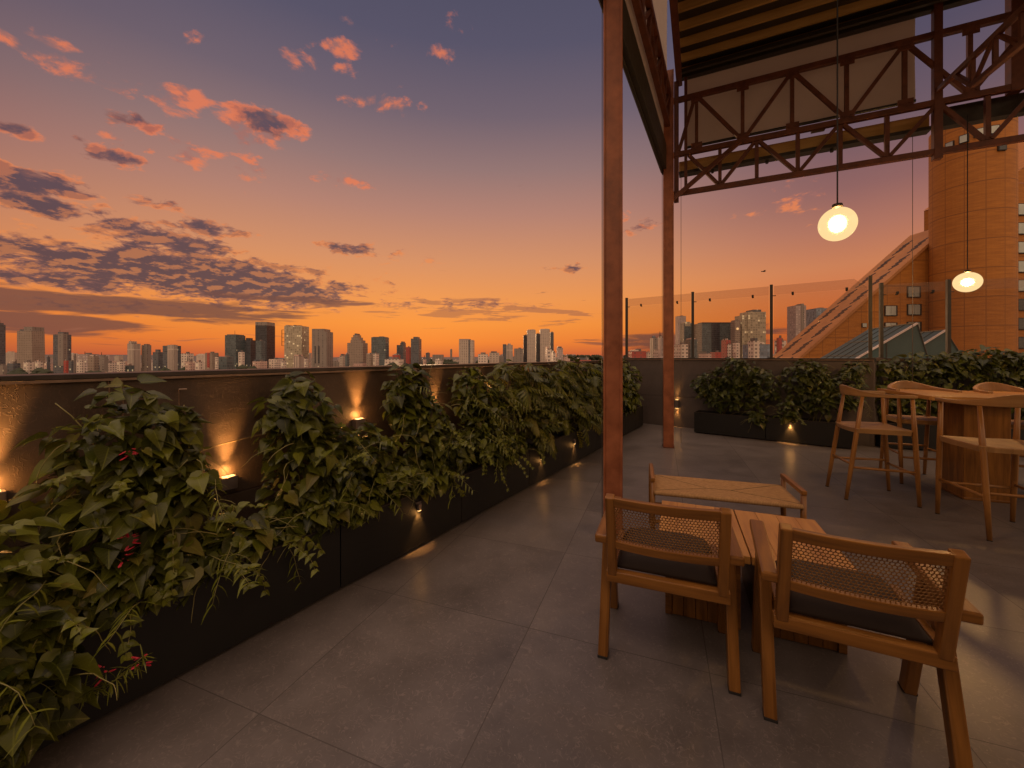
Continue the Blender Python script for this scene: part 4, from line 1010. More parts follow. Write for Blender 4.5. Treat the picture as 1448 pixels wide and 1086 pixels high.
# long runner with red blossom reaching over the floor at the lower left
k = thing('trailing_runner', 'needle leaved runner with a red blossom, low before the black planter at left', 'plant', (-1.62, 1.36, .30))
st_ = MB(); fo = Foliage(); pts = []
a = Vector((-1.66, 1.50, .20)); e = Vector((-1.405, 1.515, .315))
base = Vector((-1.62, 1.36, .30)); 
for i in range(14):
    f = i/13; q = a*(1-f)+e*f+Vector((0, -.02*math.sin(f*PI), -.045*math.sin(f*PI*.95)))+Vector((random.gauss(0,.002), 0, random.gauss(0,.002))); pts.append(q-base)
pts = [Vector((-1.76, 1.56, .42))-base, Vector((-1.72, 1.53, .31))-base]+pts; st_.tube(pts, [.003-.0001*i for i in range(16)], 6); st_.build('stem', M['tendril'], k, smooth=True)
for q in pts:
    for _ in range(9):
        d = Vector((random.gauss(.35, .6), random.gauss(-.1, .5), random.gauss(.1, .7))).normalized(); fo.blade(q, d, Vector((0,0,1)), random.uniform(.03, .07), .0045, .3, (random.uniform(.5, 1), random.random(), random.random()*.5), 3)
fo.build('foliage', M['leaf'], k); flower(pts[-1], k, Vector((.4,-.4,0)))
# ------------------------------------------------------------------ city
GZ = -45.0
g = MB(); nx = 60
R0 = 14000
g.poly([(-R0, -R0, GZ), (R0, -R0, GZ), (R0, R0, GZ), (-R0, R0, GZ)])
M['ground'] = noisy('city ground', (.05,.045,.038,1), (.14,.115,.09,1), .02, .9, 0, 0, .1, 8)
tag(g.build('ground', M['ground']), kind='structure')
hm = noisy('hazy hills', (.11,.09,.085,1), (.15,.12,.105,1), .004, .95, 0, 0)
g = MB()
for a0, a1, hgt, dist in ((-75, 75, 62, 6500), (-75, 75, 30, 4200)):
    n = 120; random.seed(int(dist)); ph = [random.uniform(0, 6) for _ in range(6)]
    vs = []
    for i in range(n+1):
        a = math.radians(a0+(a1-a0)*i/n); q = sum(math.sin(a*(3+4*k_)+ph[k_])/(1+k_*.6) for k_ in range(6))*.22+.62
        zt = GZ+8+max(6, (hgt)*q)
        vs += [(dist*math.sin(a), dist*math.cos(a), GZ), ((dist+500)*math.sin(a), (dist+500)*math.cos(a), zt), ((dist+1400)*math.sin(a), (dist+1400)*math.cos(a), GZ)]
    g.mesh(vs, [f for i in range(n) for f in ((i*3, i*3+3, i*3+4, i*3+1), (i*3+1, i*3+4, i*3+5, i*3+2))])
random.seed(11)
tag(g.build('hills', hm, smooth=True), kind='structure')

M['emblem'] = emis('lit emblem', (1,.55,.22,1), 1.1)
FA = {}
FA['slate'] = facade('slate glass tower', (.085,.082,.085,1), (.05,.055,.062,1), 3.0, 3.6, .72, .62, .012)
FA['black'] = facade('near black glass tower', (.030,.028,.032,1), (.018,.018,.022,1), 3.0, 3.6, .8, .7, .004)
FA['teal'] = facade('grey teal glass tower', (.075,.085,.085,1), (.05,.062,.066,1), 2.6, 3.6, .75, .7, .012)
FA['brown'] = facade('brown stone tower', (.25,.19,.145,1), (.10,.08,.068,1), 3.4, 3.5, .5, .45, .01)
FA['taupe'] = facade('taupe concrete tower', (.20,.165,.14,1), (.09,.078,.07,1), 9.0, 3.4, .25, .6, .006)
FA['pale'] = facade('pale apartment slab', (.40,.325,.26,1), (.13,.105,.09,1), 4.2, 3.2, .42, .5, .012)
FA['white'] = facade('white rendered block', (.56,.46,.38,1), (.12,.10,.09,1), 3.6, 3.2, .5, .5, .02)
FA['pink'] = facade('pinkish rendered block', (.46,.31,.25,1), (.14,.10,.09,1), 3.6, 3.2, .45, .45, .02)
FA['red'] = facade('red painted block', (.33,.055,.04,1), (.12,.05,.045,1), 5, 3.4, .3, .35, .0)
FA['grid'] = facade('glass grid tower', (.33,.27,.19,1), (.20,.175,.12,1), 4.4, 4.2, .74, .72, .05)
FA['blueg'] = facade('blue glass block', (.13,.15,.18,1), (.10,.125,.155,1), 3.0, 3.4, .8, .75, .0)
FA['stripe'] = facade('pale tower with fins', (.44,.36,.29,1), (.14,.11,.095,1), 2.8, 60, .5, .96, .0)
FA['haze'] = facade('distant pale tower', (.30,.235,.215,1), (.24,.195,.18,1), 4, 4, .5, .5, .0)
RF = noisy('flat roof grey', (.16,.13,.115,1), (.26,.21,.18,1), .2, .9, 0, 0)
def bld(label, u0, u1, y, D, fa, depth=26, parts=(), group=None, name='tower_block', skew=0.0, cat='building'):
    k0, k1 = kx(u0), kx(u1); d = depth
    while True:
        x0 = k0*D if k0 < 0 else k0*(D+d); x1 = k1*(D+d) if k1 < 0 else k1*D
        if x1-x0 > .45*(k1-k0)*D or d < 3: break
        d *= .8
    top = H+(504-y)/F*D
    w = x1-x0; cx = (x0+x1)/2
    r = thing(name, label, cat, (cx, D, GZ), 0, group); h = top-GZ
    k = MB()
    out = [(-w/2, 0), (w/2, 0), (w/2, d), (-w/2, d)]
    n = 4; acc = 0
    for i in range(n):
        a, c_ = out[i], out[(i+1) % n]; L = math.dist(a, c_); s_ = skew*w
        sk = lambda p: (p[0]+(s_ if p[0] > 0 else 0), p[1])
        a2, c2_ = sk(a), sk(c_)
        k.poly([(a2[0], a2[1], 0), (c2_[0], c2_[1], 0), (c_[0], c_[1], h), (a[0], a[1], h)], [(acc, 0), (acc+L, 0), (acc+L, h), (acc, h)]); acc += L+1.3
    k.build('walls', FA[fa], r)
    k = MB(); k.box((0, d/2, h+.15), (w-.5, d-.5, .3)); 
    k.box((w*.12, d*.45, h+1.2), (w*.3, d*.3, 2.1)); k.build('roof', RF, r)
    for q in parts:
        if q[0] == 'box':       # (box, fx0, fx1, fz0(m rel. top), fz1, mat, dy)
            _, f0, f1, z0, z1, mt, dy = q; k = MB()
            xa, xb = -w/2+w*f0, -w/2+w*f1; ya, yb = dy, d-.6 if dy >= 0 else d*.5
            k.prism([(xa, ya), (xb, ya), (xb, yb), (xa, yb)], h+z0, h+z1); k.build('block', FA.get(mt, None) or M[mt], r)
        elif q[0] == 'mast':
            _, f, hh = q; k = MB(); k.tube([(-w/2+w*f, d*.4, h), (-w/2+w*f, d*.4, h+hh)], [.5, .25], 5); k.build('mast', M['dark_steel'], r)
        elif q[0] == 'frame':   # open steel frame beside the tower
            _, f0, f1, z0, z1 = q; xa, xb = -w/2+w*f0, -w/2+w*f1; k = MB()
            for x in (xa, xb): k.beam((x, 4, h+z0), (x, 4, h+z1), .9, .9, up=(0,1,0))
            for i in range(5): z = h+z0+(z1-z0)*i/4; k.beam((xa, 4, z), (xb, 4, z), .8, .8)
            k.build('frame', M['truss_steel'], r)
        elif q[0] == 'dome':
            k = MB(); k.lathe([(w*.48*math.cos(a*PI/16), d*.3*math.sin(a*PI/16)) for a in range(8)]+[(.05, d*.3)], (0, d/2, h), 16); k.build('dome', FA[q[1]], r, smooth=True)
        elif q[0] == 'sign':
            k = MB(); k.tube([(w*q[1], -.3, h-q[2]), (w*q[1], -.9, h-q[2])], 2.2, 14); k.build('lit_emblem', M['emblem'], r)
    return r
B = bld
B('dark tower with roof antennas cut off by the left edge of the view', -14, 8, 459, 820, 'slate', 30, [('mast', .55, 12), ('mast', .85, 10), ('box', .15, .8, 0, 4, 'slate', 3)])
B('brown stone tower joined to a taller dark slab, second from the left edge', 24, 63, 468, 800, 'brown', 22, [('box', .42, 1.0, 0, 8.5, 'taupe', 1), ('box', .06, .40, 0, 3.5, 'slate', 3)], skew=.08)
B('dark blue grey tower with a cluttered crown, third from the left edge', 75, 101, 473, 760, 'slate', 22, [('box', .5, 1.01, -60, 2, 'taupe', -.6), ('box', .3, .75, 0, 5, 'slate', 3), ('mast', .35, 9)])
B('pale stepped tower pair with a crane-like mast, left of centre skyline', 180, 199, 486, 780, 'stripe', 22, [('box', .05, .45, 0, 5, 'pale', 2), ('mast', .1, 7)])
B('taupe tower with dark vertical strips beside the stepped pale pair', 200, 214, 488, 800, 'taupe', 24, [('box', .2, .8, 0, 2, 'slate', 3)])
B('small dark block with a pitched roof top left of the slate and cream pair', 216, 230, 498, 720, 'slate', 18, [('box', .2, .7, 0, 5, 'slate', 3)])
B('two tone tower, slate left half and cream right half', 230, 256, 489, 760, 'slate', 16, [('box', .45, 1.01, -70, 1.6, 'stripe', -1)])
B('brownish red mid height block left of the grey teal tower', 290, 309, 499, 700, 'brown', 18, [('box', .3, .6, -26, .3, 'red', -.6)])
B('wide grey teal glass tower with a thin antenna', 318, 347, 474, 840, 'teal', 30, [('mast', .55, 11), ('box', .1, .9, 0, 2, 'teal', 3)])
B('narrow grey glass tower leaning on the grey teal one', 346, 361, 481, 870, 'slate', 20, [('box', .1, .6, 0, 5, 'slate', 2)])
B('tall near black tower with a flat lighter crown, tallest on the skyline', 361, 389, 460, 860, 'black', 30, [('box', .0, 1.0, 0, 7.5, 'taupe', 0)])
B('low blue grey glass block in front of the near black tower', 362, 375, 482, 760, 'teal', 12)
B('glass grid tower with yellowish lit panes and an open steel frame at its left', 402, 437, 461, 850, 'grid', 30, [('frame', -.20, -.02, -42, -8), ('box', .04, .2, 0, 2.5, 'grid', 2), ('box', .45, .55, 0, 2.5, 'slate', 5)])
B('taupe slab tower with two dark slots and a stepped right shoulder', 441, 471, 469, 830, 'taupe', 30, [('box', .0, .82, 0, 6, 'taupe', 0), ('box', .44, .52, -66, -30, 'black', -.5), ('box', .2, .26, -66, -30, 'black', -.5)])
B('pale stone tower with a stepped pyramid top', 491, 520, 485, 820, 'brown', 26, [('box', .18, .86, 0, 6, 'brown', 2), ('box', .22, .70, 6, 12, 'brown', 3), ('box', .32, .58, 12, 17, 'brown', 4), ('box', .40, .50, 17, 20, 'slate', 5)])
B('smooth grey teal glass block right of the stepped stone tower', 525, 550, 477, 800, 'teal', 22, [('box', .1, .95, 0, 1.0, 'teal', 1)])
B('pair of thin dark residential towers left of the red slab', 561, 574, 488, 860, 'slate', 20, [('box', .5, 1.0, 0, 5, 'slate', 1), ('box', .62, .88, 5, 8, 'slate', 2)])
B('thin red tower wall beside the dark slim tower', 574, 581, 491, 820, 'red', 10)
B('dark slim tower with stepped top, right of the thin red wall', 581, 596, 479, 800, 'slate', 22, [('box', .25, .8, 0, 4, 'slate', 3)])
B('small dark far block alone on the low skyline', 602, 608, 499, 1300, 'slate', 20)
B('thin far chimney left of the pale slab tower', 636.5, 639.5, 494, 1600, 'taupe', 8)
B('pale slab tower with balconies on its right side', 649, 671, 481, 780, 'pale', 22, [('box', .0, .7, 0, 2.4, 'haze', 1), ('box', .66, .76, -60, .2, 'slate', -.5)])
B('slim pale tower with a dark left strip, left of the white twin towers', 711, 725, 488, 860, 'stripe', 22, [('box', .0, .35, -60, 2, 'slate', -.5), ('box', .5, .8, 0, 3.5, 'pale', 2)])
B('low striped apartment tower between slim pale tower and white twins', 727, 740, 493, 800, 'taupe', 18)
B('dark thin slab at the left of the white twin towers', 740, 746, 474, 880, 'black', 14)
B('left one of the white twin towers', 745, 757.5, 467, 860, 'pale', 22, [('box', .1, .95, 0, 1.5, 'white', 1)])
B('dark recessed core between the white twin towers', 757.3, 763, 472, 880, 'slate', 20)
B('right one of the white twin towers', 763, 777.5, 466, 860, 'pale', 22, [('box', .05, .95, 0, 1.5, 'white', 1), ('box', .9, 1.0, -90, -1, 'stripe', -.5)])
B('grey tower shoulder at the right of the white twin towers', 777, 783, 470, 890, 'slate', 16)
B('low grey block with a dark cap right of the white twin towers', 787, 796, 492, 820, 'haze', 16, [('box', .1, .8, 0, 3, 'slate', 2)])
# seen through the glass
B('grey tower with a rounded dark top at the left end of the glass fence', 919, 930, 478, 700, 'taupe', 16, [('dome', 'slate'),])
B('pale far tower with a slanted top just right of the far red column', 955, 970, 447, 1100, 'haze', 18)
B('dark teal glass tower behind the second glass post', 961, 980, 457, 820, 'teal', 22, [('box', .1, .7, -6, 3, 'grid', -.4)])
B('wide dark glass office block with a flat black roof line', 981, 1033, 457, 760, 'teal', 34, [('box', .0, 1.0, 0, 1.6, 'black', -1), ('box', .34, .62, -80, 0, 'black', -.8)])
B('brown rounded tower with a small lit round emblem', 1033, 1047, 454, 720, 'brown', 18, [('sign', -.05, 14), ('box', .1, .9, 0, 2, 'taupe', 1)])
B('pale office tower with a lit crown behind the ivy by the third post', 1046, 1083, 441, 720, 'grid', 26, [('box', .35, .8, 0, 4.5, 'slate', 3), ('box', -.3, .2, -90, -6, 'grid', 2)])
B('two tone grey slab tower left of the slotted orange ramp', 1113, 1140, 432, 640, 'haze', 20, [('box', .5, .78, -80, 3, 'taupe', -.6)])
B('blue glass block behind the slotted orange ramp', 1140, 1174, 436, 700, 'blueg', 24)
# low rooftops
random.seed(23)
low = [(-8,14,517,'taupe'), (10,29,514,'slate'), (33,48,512,'white'), (49,61,511,'white'), (62,75,514,'pink'), (66,71,505,'slate'), (90,97,510,'red'), (95,108,511,'slate'), (108,122,510,'white'), (104,108,503,'taupe'), (109,140,501,'haze'), (124,140,504,'brown'), (142,166,513,'white'), (165,177,511,'white'), (177,190,517,'teal'), (141,153,504,'taupe'), (256,274,500,'white'), (262,277,511,'pink'), (276,287,512,'white'), (304,311,505,'white'), (309,331,505,'teal'), (337,346,498,'white'), (357,378,511,'pink'), (380,399,508,'white'), (397,405,510,'white'), (415,430,504,'stripe'), (430,436,507,'white'), (480,489,503,'pale'), (488,494,501,'teal'), (500,519,514,'pink'), (518,528,501,'brown'), (527,536,500,'white'), (544,571,508,'white'), (555,566,502,'red'), (598,603,508,'pink'), (615,626,510,'white'), (676,690,501,'white'), (692,706,499,'pale'), (700,712,504,'taupe'), (771,780,494,'white'), (780,786,499,'white'), (796,806,506,'pink'), (812,836,509,'red'), (826,832,506,'white'), (886,914,497,'red'), (913,920,499,'white'), (924,941,494,'white'), (930,938,478,'haze'), (953,973,487,'white'), (968,986,480,'teal'), (988,1006,500,'pink'), (1004,1021,498,'red'), (1026,1034,487,'white'), (1020,1033,481,'red'), (1036,1046,485,'white'), (1050,1091,487,'blueg'), (1058,1074,482,'white'), (1095,1112,482,'white'), (1098,1106,478,'red')]
cn = {'taupe':'taupe','slate':'dark slate','white':'white','pink':'pinkish','red':'red','haze':'hazy grey','brown':'brown','teal':'grey teal','stripe':'finned pale','pale':'cream','blueg':'blue glass'}
ref = [(0,'the tower at the left edge'), (44,'the brown stone tower'), (88,'the third tower from the left'), (125,'the gap right of the third tower'), (150,'the open sky left of the stepped pale pair'), (190,'the stepped pale pair'), (222,'the small dark pitched block'), (243,'the slate and cream tower'), (272,'the gap beside the slate and cream tower'), (300,'the brownish red block'), (332,'the wide grey teal tower'), (353,'the narrow grey glass tower'), (375,'the near black tower'), (398,'the steel frame'), (418,'the glass grid tower'), (434,'the gap after the glass grid tower'), (456,'the taupe slab tower'), (485,'the gap left of the stepped stone tower'), (505,'the stepped stone tower'), (522,'the stone and teal tower gap'), (538,'the smooth teal block'), (566,'the thin dark pair'), (588,'the dark slim tower'), (605,'the lone small far block'), (620,'the low open skyline'), (660,'the pale slab tower'), (683,'the gap right of the pale slab tower'), (700,'the gap left of the slim pale tower'), (718,'the slim pale tower'), (770,'the white twins'), (783,'the grey tower shoulder'), (800,'the far treeline'), (824,'the treeline beside the near column'), (900,'the first glass pane'), (917,'the left side of round topped tower'), (932,'the round topped tower'), (962,'the far red column and pale far tower'), (978,'the second glass post'), (997,'the left part of the wide dark office'), (1013,'the middle of the wide dark office'), (1028,'the right part of the wide dark office'), (1041,'the brown rounded tower'), (1066,'the pale office tower'), (1104,'the orange ramp foot')]
seen = set()
for (u0, u1, y, fa) in low:
    uc = (u0+u1)/2; rn = min(ref, key=lambda q: abs(q[0]-uc))[1]
    size = 'small' if u1-u0 < 11 else ('wide' if u1-u0 > 18 else 'mid sized')
    for typ in ('low building below', 'rooftop block under', 'low house before', 'square block at the foot of'):
        lb = '%s %s %s %s' % (size, cn[fa], typ, rn)
        if lb not in seen: break
    seen.add(lb)
    D = random.uniform(430, 600) if y > 497 else random.uniform(330, 450)
    pr = []
    if random.random() < .6: pr.append(('box', random.uniform(.05, .3), random.uniform(.45, .8), 0, random.uniform(1.2, 2.8), random.choice(['white', 'pink', 'taupe', 'slate']), 1))
    if random.random() < .3: pr.append(('mast', random.random(), random.uniform(3, 6)))
    B(lb, u0, u1, y, D, fa, 16, pr, 'low buildings along the foot of the skyline', 'low_building')
# the far low city between and behind the towers reads as one mass
random.seed(99); g = MB()
dm = [FA['haze'], FA['white'], FA['pink'], FA['taupe'], FA['slate'], FA['pale']]
for _ in range(620):
    u = random.uniform(-40, 1150); D = random.uniform(900, 2600); wd = random.uniform(10, 34); dp = random.uniform(10, 25)
    hh = random.choice((8, 12, 16, 22, 30))*random.uniform(.7, 1.2) if random.random() < .88 else random.uniform(34, 60)
    x = kx(u)*D; i = random.choice((0, 0, 1, 2, 3, 3, 4, 5))
    g.prism([(x-wd/2, D), (x+wd/2, D), (x+wd/2, D+dp), (x-wd/2, D+dp)], GZ, GZ+hh, i)
    if random.random() < .5: q = random.uniform(.2, .7); g.prism([(x-wd/2*q, D+2), (x+wd/4*q, D+2), (x+wd/4*q, D+dp*.6), (x-wd/2*q, D+dp*.6)], GZ+hh, GZ+hh+random.uniform(1.5, 4), i)
tag(g.build('distant_city', dm), 'hazy mass of far low rooftops along the foot of the skyline', 'city', kind='stuff')
# tree masses between the buildings, too far to count
tl_ = noisy('far trees', (.022,.03,.014,1), (.05,.055,.025,1), .3, .9, 0, 0)
g = MB(); random.seed(5)
ico = bmesh.new(); bmesh.ops.create_icosphere(ico, subdivisions=1, radius=1); iv = [v.co.copy() for v in ico.verts]; fi = [[v.index for v in f.verts] for f in ico.faces]; ico.free()
for (u0, u1, y, D, n) in ((15, 32, 521, 420, 10), (46, 70, 520, 420, 16), (118, 140, 521, 430, 10), (222, 240, 519, 450, 10), (258, 276, 517, 470, 10), (600, 660, 510, 900, 60), (676, 700, 507, 800, 20), (790, 850, 501, 1300, 90), (690, 720, 508, 700, 12), (600, 640, 507, 1500, 50), (905, 930, 497, 1300, 20), (884, 900, 500, 900, 12), (340,360,515,480,8)):
    for _ in range(n):
        u = random.uniform(u0, u1); d = D*random.uniform(.95, 1.08); zt = H+(504-y)/F*D-random.uniform(0, 5)
        rr = random.uniform(3.5, 7); c = Vector((kx(u)*d, d, zt-rr))
        sc = Vector((rr*random.uniform(.8, 1.4), rr, rr*random.uniform(.7, 1.1)))
        g.mesh([(c.x+v.x*sc.x*random.uniform(.8, 1.2), c.y+v.y*sc.y, c.z+v.z*sc.z*random.uniform(.8, 1.2)) for v in iv], fi)
        zb = c.z-rr
        while zb > GZ+2:
            r2 = rr*random.uniform(1.0, 1.5); ox, oy = random.gauss(0, rr*.5), random.gauss(0, rr*.4)
            g.mesh([(c.x+ox+v.x*r2, c.y+oy+v.y*r2, zb+v.z*r2*random.uniform(.7, 1.1)) for v in iv], fi); zb -= r2*1.1
tag(g.build('distant_trees', tl_), 'dark treetops between the low buildings along the skyline', 'trees', kind='stuff')

# ------------------------------------------------------------------ orange round tower with slotted ramp
m = mat('orange board marked concrete', (.40,.16,.045,1), .75); t = NT(m.node_tree); b = m.node_tree.nodes['Principled BSDF']
uv = t.n('ShaderNodeUVMap', uv_map='UVMap').outputs[0]; su = t.n('ShaderNodeSeparateXYZ', ins={0: uv})
n1 = t.n('ShaderNodeTexNoise', ins={'Vector': t.n('ShaderNodeMapping', ins={'Vector': uv, 'Scale': (.35, 2.6, 1)}).outputs[0], 'Scale': 1.0, 'Detail': 6.0, 'Roughness': .65}).outputs[0]
n2 = t.n('ShaderNodeTexNoise', ins={'Vector': uv, 'Scale': .18, 'Detail': 5.0}).outputs[0]
def jn(x, p, w_): return t.math('GREATER_THAN', t.math('ABSOLUTE', t.math('SUBTRACT', t.math('FRACT', t.math('DIVIDE', x, p)), .5)), .5-w_)
j1 = t.math('MAXIMUM', jn(su.outputs[1], 5.2, .018), jn(su.outputs[0], 2.6, .022))
j2 = jn(su.outputs[1], .65, .05)
c = t.ramp(n1, [(.28, (.29,.10,.011,1)), (.72, (.53,.205,.027,1))]).outputs[0]
c = t.mix(t.math('MULTIPLY', n2, .5), c, (.33,.118,.016,1))
c = t.mix(t.math('MULTIPLY', j1, t.math('MULTIPLY_ADD', n1, .9, .05)), c, (.10,.035,.012,1))
c = t.mix(t.math('MULTIPLY', j2, .22), c, (.16,.05,.014,1))
t.link(c, b.inputs['Base Color']); M['orange'] = m
M['ramp_top'] = noisy('pale orange concrete', (.36,.148,.045,1), (.46,.20,.065,1), .4, .75, 0, 0)
M['void'] = mat('dark recess', (.02,.012,.008,1), .6)
M['pane'] = noisy('window pane', (.32,.36,.33,1), (.50,.53,.47,1), .35, .2, .2, 0)
M['pane_dark'] = noisy('dark window pane', (.03,.04,.045,1), (.08,.09,.095,1), .35, .12, .2, 0)
TC = Vector((87.6, 76, 0)); TR = 5.6; TZ = 45.2
ob = thing('tower_building', 'orange brown concrete building with round tower and long slotted ramp behind the glass', 'building', (TC.x, TC.y, GZ))
rel = Vector((TC.x, TC.y, GZ))
k = MB(); n = 64
for i in range(n):
    a0, a1 = 2*PI*i/n, 2*PI*(i+1)/n
    p0 = (TR*math.cos(a0), TR*math.sin(a0)); p1 = (TR*math.cos(a1), TR*math.sin(a1)); u0, u1 = a0*TR, a1*TR
    k.poly([(p0[0], p0[1], 0), (p1[0], p1[1], 0), (p1[0], p1[1], TZ-GZ), (p0[0], p0[1], TZ-GZ)], [(u0, 0), (u1, 0), (u1, TZ-GZ), (u0, TZ-GZ)])
k.poly([(TR*math.cos(2*PI*i/n), TR*math.sin(2*PI*i/n), TZ-GZ) for i in range(n)])
tw = k.build('round_tower', M['orange'], ob)
view = math.atan2(-76, -87.6)
for dx, z in ((-1.25, 40.9), (-.72, 41.3), (-.22, 41.7), (.33, 41.7), (.62, 38.6)):
    a = view+dx*.62+.30; c = Vector((math.cos(a), math.sin(a), 0))*TR
    k = MB(); k.box((c.x, c.y, z-GZ), (.5, 1.25, 1.5), RZ(a)); wf = k.build('window', M['void'], tw)
    k = MB(); c2_ = Vector((math.cos(a), math.sin(a), 0))*(TR+.2); k.box((c2_.x, c2_.y, z-GZ), (.16, 1.0, 1.25), RZ(a)); k.build('pane', M['pane'] if dx < .5 else M['pane_dark'], wf)
# ramp: wall facing the terrace under a sloped slotted roof
XA, ZA, XB, ZB = 57.7, 1.45, 88.0, 28.2; sl = (ZB-ZA)/(XB-XA); XS = 30.0; ZS = ZA-(XA-XS)*sl; YF, YB = 80.0, 88.0
def L3(x, y, z): return (x-rel.x, y-rel.y, z-rel.z)
k = MB()
k.poly([L3(XS, YF, GZ), L3(XB, YF, GZ), L3(XB, YF, ZB), L3(XS, YF, ZS)], [(XS, GZ), (XB, GZ), (XB, ZB), (XS, ZS)])
k.poly([L3(XB, YB, GZ), L3(XS, YB, GZ), L3(XS, YB, ZS), L3(XB, YB, ZB)], [(XB, GZ), (XS, GZ), (XS, ZS), (XB, ZB)])
k.poly([L3(XS, YB, GZ), L3(XS, YF, GZ), L3(XS, YF, ZS), L3(XS, YB, ZS)], [(0, GZ), (8, GZ), (8, ZS), (0, ZS)])
wing = k.build('wing_wall', M['orange'], ob)
k = MB(); k.poly([L3(XS, YF-.3, ZS-.02), L3(XB, YF-.3, ZB-.02), L3(XB, YB, ZB-.02), L3(XS, YB, ZS-.02)]); k.poly([L3(XS, YF-.3, ZS-.02), L3(XS, YF-.3, ZS-.7), L3(XB, YF-.3, ZB-.7), L3(XB, YF-.3, ZB-.02)])
ramp = k.build('ramp_roof', M['ramp_top'], ob)
sd_ = Vector((1, 0, sl)).normalized(); nn_ = Vector((-sl, 0, 1)).normalized()
for gidx in range(8):
    for row in (2.0, 5.9):
        for j in range(4):
            tt = -4+gidx*5.3+j*1.0+(0 if row < 4 else .8); c = Vector((XA, YF, ZA))+sd_*tt+Vector((0, row, 0))+nn_*.0
            if c.x > 86.5: continue
            dr = (sd_-Vector((0, .72, 0))).normalized(); k = MB()
            k.beam(c-dr*.95-rel, c+dr*.95-rel, .36, .06, up=tuple(nn_)); k.build('slot_window', M['void'], ramp)
def wwin(u0, u1, y0, y1, D, host, dark=False):
    xa, xb = kx(u0)*D, kx(u1)*D; z0, z1 = H+(504-y1)/F*D, H+(504-y0)/F*D
    k = MB(); k.box(((xa+xb)/2-rel.x, D-rel.y-.05, (z0+z1)/2-GZ), (xb-xa, .3, z1-z0)); fr = k.build('window', M['void'], host)
    k = MB(); w_ = (xb-xa)*.82; c = (xa+xb)/2-(xb-xa)*.06
    for i in range(2): k.box((c-w_/4+i*w_/2-rel.x, D-rel.y-.26, (z0+z1)/2-GZ), (w_/2-.08, .12, (z1-z0)*.86))
    k.build('pane', M['pane_dark'] if dark else M['pane'], fr)
for q in ((1250,1268,432,447), (1282,1301,405,421), (1282,1302,430,446), (1282,1302,455,470), (1250,1268,456,470), (1218,1225,457,463)): wwin(*q, 80, wing)
# slab block right of the tower
k = MB(); k.prism([(1.232*84-rel.x, 84-rel.y), (128-rel.x, 84-rel.y), (128-rel.x, 100-rel.y), (1.232*84-rel.x, 100-rel.y)], 0, 38-GZ); slab = k.build('slab_block', M['orange'], ob)
k = MB(); k.poly([L3(103.3, 83.9, 38), L3(128, 83.9, 38), L3(128, 83.9, 56)]); k.poly([L3(103.3, 83.9, 38.0), L3(128, 83.9, 56), L3(128, 100, 56), L3(103.3, 100, 38)]); k.build('slab_roof', M['orange'], ob)
for i in range(9):
    y = 288+26.9*i
    for u0, u1 in ((1429, 1449), (1452, 1472)): wwin(u0, u1, y, y+17, 84, slab, i > 4)
# skylights on the neighbouring roof
M['teal_glass'] = noisy('teal skylight glass', (.03,.066,.062,1), (.05,.095,.088,1), .5, .5, 0, 0)
M['white_bar'] = noisy('white painted bar', (.55,.45,.40,1), (.68,.57,.50,1), 1, .5, 0, 0)
hall = thing('low_building', 'dark flat roofed hall carrying the two teal glass skylights', 'building', (33, 34, GZ)); k = MB()
k.prism([(-14, -7), (10, -7), (10, 16), (-14, 16)], 0, .2-GZ); k.build('walls', FA['taupe'], hall)
def skylight(label, px, py, zr, left, right, length):
    r = thing('skylight', label, 'skylight', (px, py, .2), 0, 'sawtooth skylights'); zr -= .2
    A3 = Vector((.3486, .9373, 0)); B3 = Vector((.9373, -.3486, 0))
    a = Vector((0,0,zr)); l_ = -B3*left; r_ = B3*right
    k = MB(); k.poly([a, a+A3*length, l_+A3*length, l_], [(0,0), (length,0), (length,left), (0,left)]); k.build('left_slope', M['teal_glass'], r)
    k = MB(); k.poly([a+A3*length, a, r_, r_+A3*length]); k.build('right_slope', M['teal_glass'], r)
    k = MB(); k.poly([a, l_, r_]); k.build('gable_end', M['teal_glass'], r); k = MB(); k.poly([a+A3*length, r_+A3*length, l_+A3*length]); k.build('gable_end', M['teal_glass'], r)
    off = -A3*.06
    k = MB(); k.beam(a+off, l_+off, .16, .12); k.build('edge_bar', M['white_bar'], r)
    k = MB(); k.beam(a+Vector((0,0,.03)), a+A3*length+Vector((0,0,.03)), .10, .08)
    for f in (.2, .4, .6, .8):
        k.beam(a+A3*length*f+Vector((0,0,.02)), l_+A3*length*f+Vector((0,0,.02)), .05, .05)
    for f in (.33, .66): k.beam(a*(1-f)+l_*f+Vector((0,0,.02)), a*(1-f)+l_*f+A3*length+Vector((0,0,.02)), .05, .05)
    k.build('glazing_bar', M['dark_steel'], r)
    k = MB(); k.tube([a+off, (a*.5+r_*.5)+off, r_+off], .035, 6)
    for f in (.35, .7): k.tube([a*(1-f)+l_*f+off, Vector((l_.x*f, l_.y*f, 0))+off], .025, 5)
    k.build('gable_frame', M['dark_steel'], r)
skylight('larger teal glass sawtooth skylight with white edge bar, partly behind the corner post', 30.5, 30.0, 3.95, 5.2, .9, 7.5)
skylight('teal glass sawtooth skylight with white edge bar, before the round tower foot', 34.8, 32.0, 3.55, 4.2, 1.6, 6.5)
